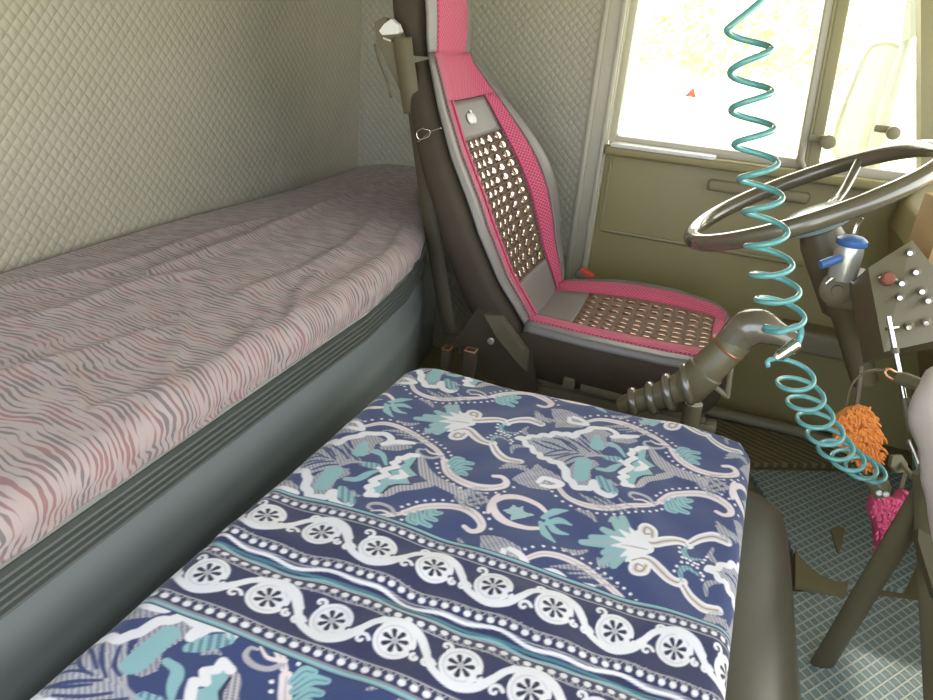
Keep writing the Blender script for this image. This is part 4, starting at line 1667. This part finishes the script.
# ------------------------------------------------------------------ gear lever with bellows
gl = thing('gear_lever', 'dark gear lever with ringed rubber bellows and bent elbow head', 'gear lever', (0.06, 1.30, 0.02))
YG = 1.36
c0 = ony(632, 402, YG)
c1 = ony(690, 384, YG)
ax_ = (ony(745, 330, YG) - ony(672, 398, YG)).normalized()
bs = MB()
ring_c = [(634, 396), (652, 392), (669, 386), (688, 378)]
for i, (px, py) in enumerate(ring_c):
    c = ony(px, py + 6, YG)
    r = 0.022 + 0.004 * i
    d = (ax_ * 0.55 + Vector((1, 0, 0.1))).normalized()
    a = d.orthogonal().normalized()
    bs = MB()
    e1 = Vector((0, 1, 0))
    e2 = d.cross(e1).normalized()
    e1 = e2.cross(d).normalized()
    bs.tube([c + (e1 * math.cos(t) + e2 * math.sin(t)) * r for t in [2 * PI * k / 28 for k in range(28)]], 0.0095, 10, closed=True)
    bs.build('bellows_ring', 'blackgloss', gl, smooth=80)
inner = smooth_path([ony(622, 408, YG)] + [ony(px, py + 6, YG) for px, py in ring_c] + [ony(700, 378, YG)], 4)
MB().tube(inner, [0.020 + 0.014 * i / len(inner) for i in range(len(inner))], 16).build('bellows_core', 'black', gl, smooth=80)
s0, s1, s2 = ony(684, 392, YG), ony(712, 362, YG), ony(738, 338, YG)
sl = MB()
dd = (s2 - s0)
sl.tube([s0, s0 + dd * 0.05, s0 + dd * 0.42, s0 + dd * 0.44, s0 + dd * 0.97, s0 + dd * 1.0], [0.030, 0.036, 0.038, 0.034, 0.032, 0.028], 20)
sl.build('sleeve', 'black', gl, smooth=50)
el = MB()
el.tube(smooth_path([ony(731, 344, YG), ony(745, 330, YG), ony(760, 327, YG - 0.005), ony(776, 333, YG - 0.01), ony(796, 342, YG - 0.015)], 5),
        list(np.interp(lsp(0, 1, 21), [0, 0.3, 0.55, 0.8, 1.0], [0.031, 0.036, 0.033, 0.022, 0.017])), 18)
el.build('elbow_head', 'blackgloss', gl, smooth=80)
MB().tube([ony(728, 347, YG) + (e1 * math.cos(t) + dd.normalized().cross(e1) * math.sin(t)) * 0.033 for t in [2 * PI * k / 24 for k in range(24)]], 0.0025, 8, closed=True).build('wire_tie', 'brass', gl)
sup = MB()
sup.tube([ony(733, 348, YG + 0.03), ony(730, 372, YG + 0.04), ony(727, 396, YG + 0.05)], 0.006, 8)
sup.tube([ony(700, 378, YG + 0.03), ony(716, 388, YG + 0.04), ony(728, 397, YG + 0.05)], 0.006, 8)
sup.build('support_bracket', 'pad', gl, smooth=60)
MB().tube([ony(728, 352, YG + 0.04), ony(727, 378, YG + 0.05)], 0.006, 8).build('red_clip', 'red', gl)
ped = MB()
pq = ony(700, 400, YG + 0.03)
ped.tube([(pq.x, pq.y, 0.0), (pq.x, pq.y, 0.2), (pq.x - 0.01, pq.y, pq.z - 0.01)], [0.040, 0.030, 0.018], 16)
ped.build('lever_base', 'black', gl, smooth=50)

# ------------------------------------------------------------------ coiled air hose
hs = thing('coiled_air_hose', 'turquoise coiled air hose hanging across the window and wheel', 'hose', dep(880, 480, 1.30))
rightv = Vector(R[:, 0])


def coil(left, right, t0, t1, name, rad, lead=None, tail=None, wire=0.0047, elev=(0.25, 0.45)):
    """helix through the listed left and right turning points (photo), at depths t0..t1 along its length"""
    n = len(left)
    ctr, rr = [], []
    for i in range(n):
        f = i / (n - 1)
        t = t0 + (t1 - t0) * f
        L_ = left[i]
        Rr = right[min(i, len(right) - 1)]
        ctr.append(dep((L_[0] + Rr[0]) / 2, L_[1], t))
        rr.append((Rr[0] - L_[0]) / 2 / FPX * t)
    path = []
    SUB = 28
    axis = []
    for i in range(n):
        axis.append((ctr[min(i + 1, n - 1)] - ctr[max(i - 1, 0)]).normalized())
    for i in range(n - 1):
        for k in range(SUB):
            f = k / SUB
            # centre moves between the two turning points
            i0_, i3_ = max(i - 1, 0), min(i + 2, n - 1)
            a, b, c, d = ctr[i0_], ctr[i], ctr[i + 1], ctr[i3_]
            p = 0.5 * ((2 * b) + (c - a) * f + (2 * a - 5 * b + 4 * c - d) * f * f + (3 * b - a - 3 * c + d) * f ** 3)
            r = rr[i] + (rr[i + 1] - rr[i]) * f
            ax2 = axis[i].lerp(axis[i + 1], f).normalized()
            u = (rightv - ax2 * rightv.dot(ax2)).normalized()
            w_ = ax2.cross(u)
            if w_.dot(Vector(R[:, 2])) < 0:
                w_ = -w_
            ph = 2 * PI * f
            se = elev[0] + (elev[1] - elev[0]) * (i + f) / (n - 1)
            w_ = -Vector(R[:, 1]) * se + Vector(R[:, 2]) * math.sqrt(1 - se * se)
            path.append(p - rightv * r * math.cos(ph) + w_ * r * math.sin(ph))
    path.append(ctr[-1] - u * rr[-1])
    if lead:
        path = smooth_path([*lead, path[0]], 10)[:-1] + path
    if tail:
        path = path + smooth_path([path[-1], *tail], 8)[1:]
    return MB().tube(path, wire, 10).build(name, 'hose', hs, smooth=80)


Lf = [(728, 28), (731, 70), (732, 108), (735, 143), (740, 178), (745, 211), (747, 246), (752, 275), (757, 300), (764, 325)]
Rt = [(769, 45), (770, 88), (771, 122), (774, 158), (778, 195), (783, 228), (788, 262), (793, 288), (801, 314), (803, 335)]
lead = [dep(800, -170, 1.02), dep(790, -60, 1.04), dep(768, -8, 1.06)]
coil(Lf, Rt, 1.06, 1.14, 'upper_coil', 0, lead=lead, tail=[dep(780, 332, 1.11), dep(798, 326, 1.12), dep(801, 334, 1.13), dep(797, 346, 1.13)])
Lf2 = [(768, 366), (778, 384), (788, 403), (798, 420), (808, 436), (819, 450), (832, 460), (846, 468), (858, 472)]
Rt2 = [(806, 372), (818, 390), (826, 406), (836, 422), (846, 438), (856, 450), (868, 462), (880, 470), (886, 476)]
coil(Lf2, Rt2, 1.14, 1.26, 'lower_coil', 0, wire=0.0039, elev=(0.5, 0.62), lead=[dep(776, 358, 1.14), dep(768, 361, 1.14)], tail=[dep(872, 480, 1.25), dep(880, 484, 1.26)])
cn = MB()
ca_, cb2 = dep(776, 358, 1.14), dep(798, 343, 1.13)
cd = cb2 - ca_
cn.tube([ca_, ca_ + cd * 0.12, ca_ + cd * 0.13, ca_ + cd * 0.6, ca_ + cd * 0.61, ca_ + cd * 0.95, ca_ + cd], [0.007, 0.008, 0.0095, 0.0095, 0.0115, 0.0115, 0.009], 14)
cn.build('connector', 'chrome', hs, smooth=30)
ft = MB()
ft.tube([dep(878, 480, 1.26), dep(880, 488, 1.26), dep(882, 496, 1.26)], [0.016, 0.018, 0.014], 12)
ft.tube([dep(868, 478, 1.26), dep(874, 486, 1.26)], 0.008, 10)
ft.build('end_fitting', 'black', hs, smooth=50)
for dx in (0, 7):
    q = dep(879 + dx, 493 + dx * 0.2, 1.24)
    MB().ell(q, Vector((0.0055, 0, 0)), Vector((0, 0.005, 0)), Vector((0, 0, 0.005)), 12, 8).build('fitting_screw', 'white', hs, smooth=80)


# ------------------------------------------------------------------ chenille mitts
def mitt(name, outline, t, mat, label, thick, n, parent_loc, hang):
    """a soft bag covered in stubby yarn loops; outline in photo pixels at depth t"""
    root = thing(name, label, 'mitt', parent_loc)
    P = [dep(a, b, t) for a, b in outline]
    c = sum(P, Vector()) / len(P)
    vd = Vector(R[:, 2])
    m = MB()
    k = len(P)
    vs, fs = [], []
    for lay, (s, o) in enumerate(((0.55, -thick), (0.9, -thick * 0.6), (1.0, 0), (0.9, thick * 0.6), (0.55, thick))):
        for p in P:
            vs.append(c + (p - c) * s + vd * o)
    for lay in range(4):
        for i in range(k):
            j = (i + 1) % k
            fs.append([lay * k + i, lay * k + j, (lay + 1) * k + j, (lay + 1) * k + i])
    fs += [list(range(k))[::-1], [4 * k + i for i in range(k)]]
    m.add(vs, fs)
    m.build('bag', mat, root, smooth=80)
    y_ = MB()
    A = np.array([[a, b] for a, b in outline])
    mn, mxx = A.min(0), A.max(0)
    cnt = 0
    rr = random.Random(3)
    from_c = np.array([A[:, 0].mean(), A[:, 1].mean()])
    while cnt < n:
        px, py = rr.uniform(mn[0], mxx[0]), rr.uniform(mn[1], mxx[1])
        ins = False
        for i in range(len(A)):
            a, b = A[i], A[(i + 1) % len(A)]
            if (a[1] > py) != (b[1] > py) and px < (b[0] - a[0]) * (py - a[1]) / (b[1] - a[1]) + a[0]:
                ins = not ins
        if not ins:
            continue
        side = -1
        e = np.hypot(*(np.array([px, py]) - from_c)) / np.hypot(*(mxx - mn)) * 2
        o = -thick * max(0.15, 1 - e ** 2 * 0.9) - 0.002
        p = dep(px, py, t) + vd * o
        d = (Vector(R[:, 0]) * rr.uniform(-1, 1) + Vector(R[:, 1]) * rr.uniform(0.2, 1.0) - vd * rr.uniform(0.3, 0.9)).normalized()
        ln = rr.uniform(0.008, 0.013)
        y_.tube([p, p + d * ln * 0.5, p + d * ln + Vector((0, 0, -0.003)), p + d * ln * 1.12 + Vector((0, 0, -0.004))], [0.0024, 0.0030, 0.0026, 0.001], 6)
        cnt += 1
    yo = y_.build('yarn_pile', mat, root, smooth=80)
    yo['kind'] = 'stuff'
    MB().tube(smooth_path([dep(a, b, t + 0.01) for a, b in hang], 6), 0.005, 8).build('hanging_loop', 'black', root)
    return root


mitt('chenille_mitt', [(836, 414), (846, 407), (858, 404), (868, 407), (873, 420), (878, 440), (878, 455), (872, 468), (858, 466), (844, 452), (833, 442), (834, 424)], 1.50, 'orange',
     'orange chenille mitt hanging behind the turquoise coils', 0.022, 420, dep(858, 435, 1.5), [(856, 408), (858, 396), (860, 380), (861, 366)])
mitt('chenille_mitt', [(870, 494), (882, 496), (896, 497), (902, 488), (908, 494), (906, 508), (898, 524), (886, 544), (880, 553), (875, 546), (873, 525), (867, 508)], 1.40, 'pinkmitt',
     'pink chenille mitt hanging point down below the hose fitting', 0.018, 360, dep(887, 520, 1.4), [(900, 490), (904, 476), (906, 468)])
# grey plastic hook plate beside the fitting
hk = MB()
hk.slab([dep(a, b, 1.34) for a, b in ((893, 456), (902, 455), (908, 464), (906, 472), (897, 473), (891, 466))], Vector(R[:, 2]), 0.012)
hk.tube([dep(901, 463, 1.345), dep(912, 476, 1.30), dep(926, 482, 1.13)], 0.005, 8)
tag(hk.build('hook_plate', 'pad', None, smooth=20), 'small pale plate beside the hose end fitting', 'plate')

# ------------------------------------------------------------------ console frame, cloth, straps at the right edge
cs = thing('console_frame', 'dark A shaped console frame standing on the diamond mats', 'console', dep(905, 520, 1.15))


def bar(pts, wv, th, name, parent, mat='bar'):
    return MB().tube(pts, [(wv, th)] * len(pts), 10, flat=Vector(R[:, 0])).build(name, mat, parent, smooth=50)


f0 = onz(822, 664, 0.012)
t0_ = dep(940, 470, 1.12)
bar([t0_ + (f0 - t0_) * q for q in lsp(0, 1, 5)], 0.026, 0.012, 'diagonal_bar', cs)
bar([dep(928, 470, 1.12), onz(938, 730, 0.012)], 0.024, 0.010, 'upright_bar', cs)
m = MB()
m.slab([dep(a, b, 1.16) for a, b in ((916, 380), (950, 380), (960, 560), (936, 600), (918, 540), (920, 500), (918, 470))], Vector(R[:, 2]), 0.015)
pl_ = m.build('side_plate', 'bar', cs, smooth=0)
m = MB().tube(smooth_path([dep(908, 440, 1.14), dep(917, 462, 1.14), dep(922, 485, 1.14), dep(924, 500, 1.14)], 6), 0.0032, 8)
m.build('chrome_edging', 'chrome', cs)

# draped fleece
fc = MB()
outl = [(970, 345), (942, 362), (926, 380), (917, 402), (920, 424), (928, 452), (934, 484), (939, 520), (946, 560), (975, 570), (990, 450)]
P = [dep(a, b, 1.02) for a, b in smooth_path([(a, b, 0) for a, b in outl], 3) and [(p.x, p.y) for p in smooth_path([(a, b, 0) for a, b in outl], 3)]]
c = sum(P, Vector()) / len(P)
vd = Vector(R[:, 2])
vs, fs = [], []
k = len(P)
for s, o in ((0.0, -0.05), (0.35, -0.045), (0.65, -0.035), (0.88, -0.018), (1.0, 0.0), (0.95, 0.02), (0.7, 0.035), (0.0, 0.04)):
    for i, p in enumerate(P):
        rp = 1 + 0.012 * math.sin(i * 1.9)
        vs.append(c + (p - c) * s * rp + vd * (o + 0.004 * math.sin(i * 0.9 + s * 5)))
for lay in range(7):
    for i in range(k):
        j = (i + 1) % k
        fs.append([lay * k + i, lay * k + j, (lay + 1) * k + j, (lay + 1) * k + i])
fc.add(vs, fs)
tag(fc.build('fleece_cloth', 'fleece', None, smooth=80), 'pale pinkish grey fleece cloth bundled over the console frame', 'cloth')

# ------------------------------------------------------------------ floor mats
def mat_poly(name, pts, mat, label, z, th, hole=None):
    m = MB()
    P = [(p[0], p[1]) for p in pts]
    n = len(P)
    vs = [(a, b, z + th) for a, b in P] + [(a, b, z) for a, b in P]
    fs = [list(range(n)), list(range(n, 2 * n))[::-1]] + [[i, n + i, n + (i + 1) % n, (i + 1) % n] for i in range(n)]
    m.add(vs, fs)
    for i, v in enumerate(m.v):
        m.uv[i] = (v[0], v[1])
    o = m.build(name, mat, None, smooth=0)
    bm = bmesh.new()
    bm.from_mesh(o.data)
    bmesh.ops.recalc_face_normals(bm, faces=bm.faces[:])
    bm.to_mesh(o.data)
    bm.free()
    return tag(o, label, 'floor mat')


def fz(px, py, z=0.012):
    p = onz(px, py, z)
    return (p.x, p.y)


mat_poly('floor_mat', [fz(748, 470), fz(860, 472), fz(925, 470), fz(925, 548), fz(905, 590), fz(858, 583), fz(848, 588), fz(800, 570), fz(780, 520)], 'lattice',
         'grey teal diamond mat under the pink mitt', 0.001, 0.012)
mat_poly('floor_mat', [fz(770, 592), fz(848, 592), fz(960, 606), fz(1040, 760), fz(760, 760)], 'lattice',
         'grey teal diamond mat under the foot of the diagonal bar', 0.001, 0.012)
mat_poly('floor_mat', [(-0.12, 2.30), (0.62, 2.30), (0.68, 2.0), fz(862, 466), fz(745, 464), (0.1, 1.98)], 'ribmat',
         'dark ribbed mat in the footwell beside the driver door', 0.001, 0.016)
# dark flap and slot in the mat
m = MB()
q = [onz(a, b, 0.03) for a, b in ((796, 548), (804, 560), (818, 572), (836, 580), (849, 580), (847, 592), (820, 588), (796, 584))]
m.slab([(p.x, p.y, 0.014) for p in q], (0, 0, 1), 0.012)
tag(m.build('rubber_flap', 'floor', None, smooth=20), 'dark curved rubber flap between the two diamond mats', 'flap')
m = MB()
m.slab([(*fz(a, b), 0.0135) for a, b in ((830, 531), (838, 528), (844, 531), (841, 548), (838, 555), (835, 548))], (0, 0, 1), 0.006)
tag(m.build('mat_recess', 'floor', None, smooth=20), 'small dark tapered peg in the diamond mat', 'recess')  # raised dark piece stands in for a hole in the mat

# ------------------------------------------------------------------ outside
mr_ = thing('side_mirror', 'pale oval side mirror on an arm outside the quarter window', 'mirror', ony(890, 110, 2.80))
ring = [ony(a, b, 2.80) for a, b in ((833, 140), (842, 110), (856, 75), (868, 50), (880, 43), (895, 44), (903, 52), (900, 75), (890, 105), (874, 142), (860, 160), (838, 158))]
ring = smooth_path(ring + [ring[0]], 5)[:-1]
MB().tube(ring, 0.008, 8, closed=True).build('mirror_rim', 'mirrorback', mr_, smooth=80)
m = MB().slab(ring, (0, 1, 0), 0.02)
m.build('mirror_face', 'mirrorsky', mr_, smooth=0)
arm = [ony(a, b, 2.77) for a, b in ((912, -60), (908, 40), (890, 100), (870, 175), (862, 200))]
MB().tube(arm, [0.016, 0.018, 0.028, 0.032, 0.03], 10).build('mirror_arm', 'mirrorback', mr_, smooth=50)
m = MB().slab([ony(a, b, 2.74) for a, b in ((910, -30), (924, -30), (922, 34), (901, 42))], (0, 1, 0), 0.03)
m.build('arm_bracket', 'mirrorback', mr_, smooth=20)

# warning triangle far off
d = dray(689, 103)
t = (-1.2 - 1.15) / d[2]
gp = Vector(CAM + d * t)
wt = thing('warning_triangle', 'small red triangle sign standing far off in the field', 'sign', gp)
hgt = 0.42
m = MB()
m.slab([gp + Vector((-0.25, 0, 0.25)), gp + Vector((0.25, 0, 0.25)), gp + Vector((0.06, 0, 0.25 + hgt))], (0, 1, 0), 0.04)
m.build('panel', 'red', wt, smooth=0)
MB().tube([gp, gp + Vector((0, 0, 0.3))], 0.03, 8).build('post', 'bark', wt)


def bush(x, y, r, h, mat, label, trunk=False):
    root = thing('roadside_tree' if trunk else 'roadside_bush', label, 'tree' if trunk else 'bush', (x, y, -1.2), 'greenery outside')
    m = MB()
    rr = random.Random(int(x * 10 + y))
    for k in range(900):
        a, b = rr.uniform(0, 2 * PI), rr.uniform(-0.6, 1)
        q = Vector((math.cos(a) * math.sqrt(max(0, 1 - b * b)), math.sin(a) * math.sqrt(max(0, 1 - b * b)), b)) * (rr.uniform(0.6, 1.0))
        p = Vector((x, y, -1.2 + h * 0.55)) + Vector((q.x * r, q.y * r, q.z * h * 0.5))
        s = r * 0.09
        n1 = Vector((rr.gauss(0, 1), rr.gauss(0, 1), rr.gauss(0, 1))).normalized()
        n2 = n1.orthogonal().normalized()
        n3 = n1.cross(n2)
        m.add([p - n2 * s * 1.5, p + n3 * s * 0.7 + n1 * s * .2, p + n2 * s * 1.5, p - n3 * s * 0.7 + n1 * s * .2], [[0, 1, 2, 3]])
    m.build('foliage', mat, root, smooth=0)
    MB().tube([(x, y, -1.2), (x, y, -1.2 + h * 0.5)], [r * 0.08, r * 0.05], 8).build('trunk', 'bark', root)


bush(1.2, 30, 2.6, 4.6, 'leafa', 'overexposed pale green bush seen through the middle of the door window')
bush(-2.6, 34, 2.2, 4.2, 'leafa', 'overexposed pale green bush at the rear end of the door window')
bush(13.5, 36, 3.2, 7.0, 'leafb', 'taller green tree seen through the quarter window', True)
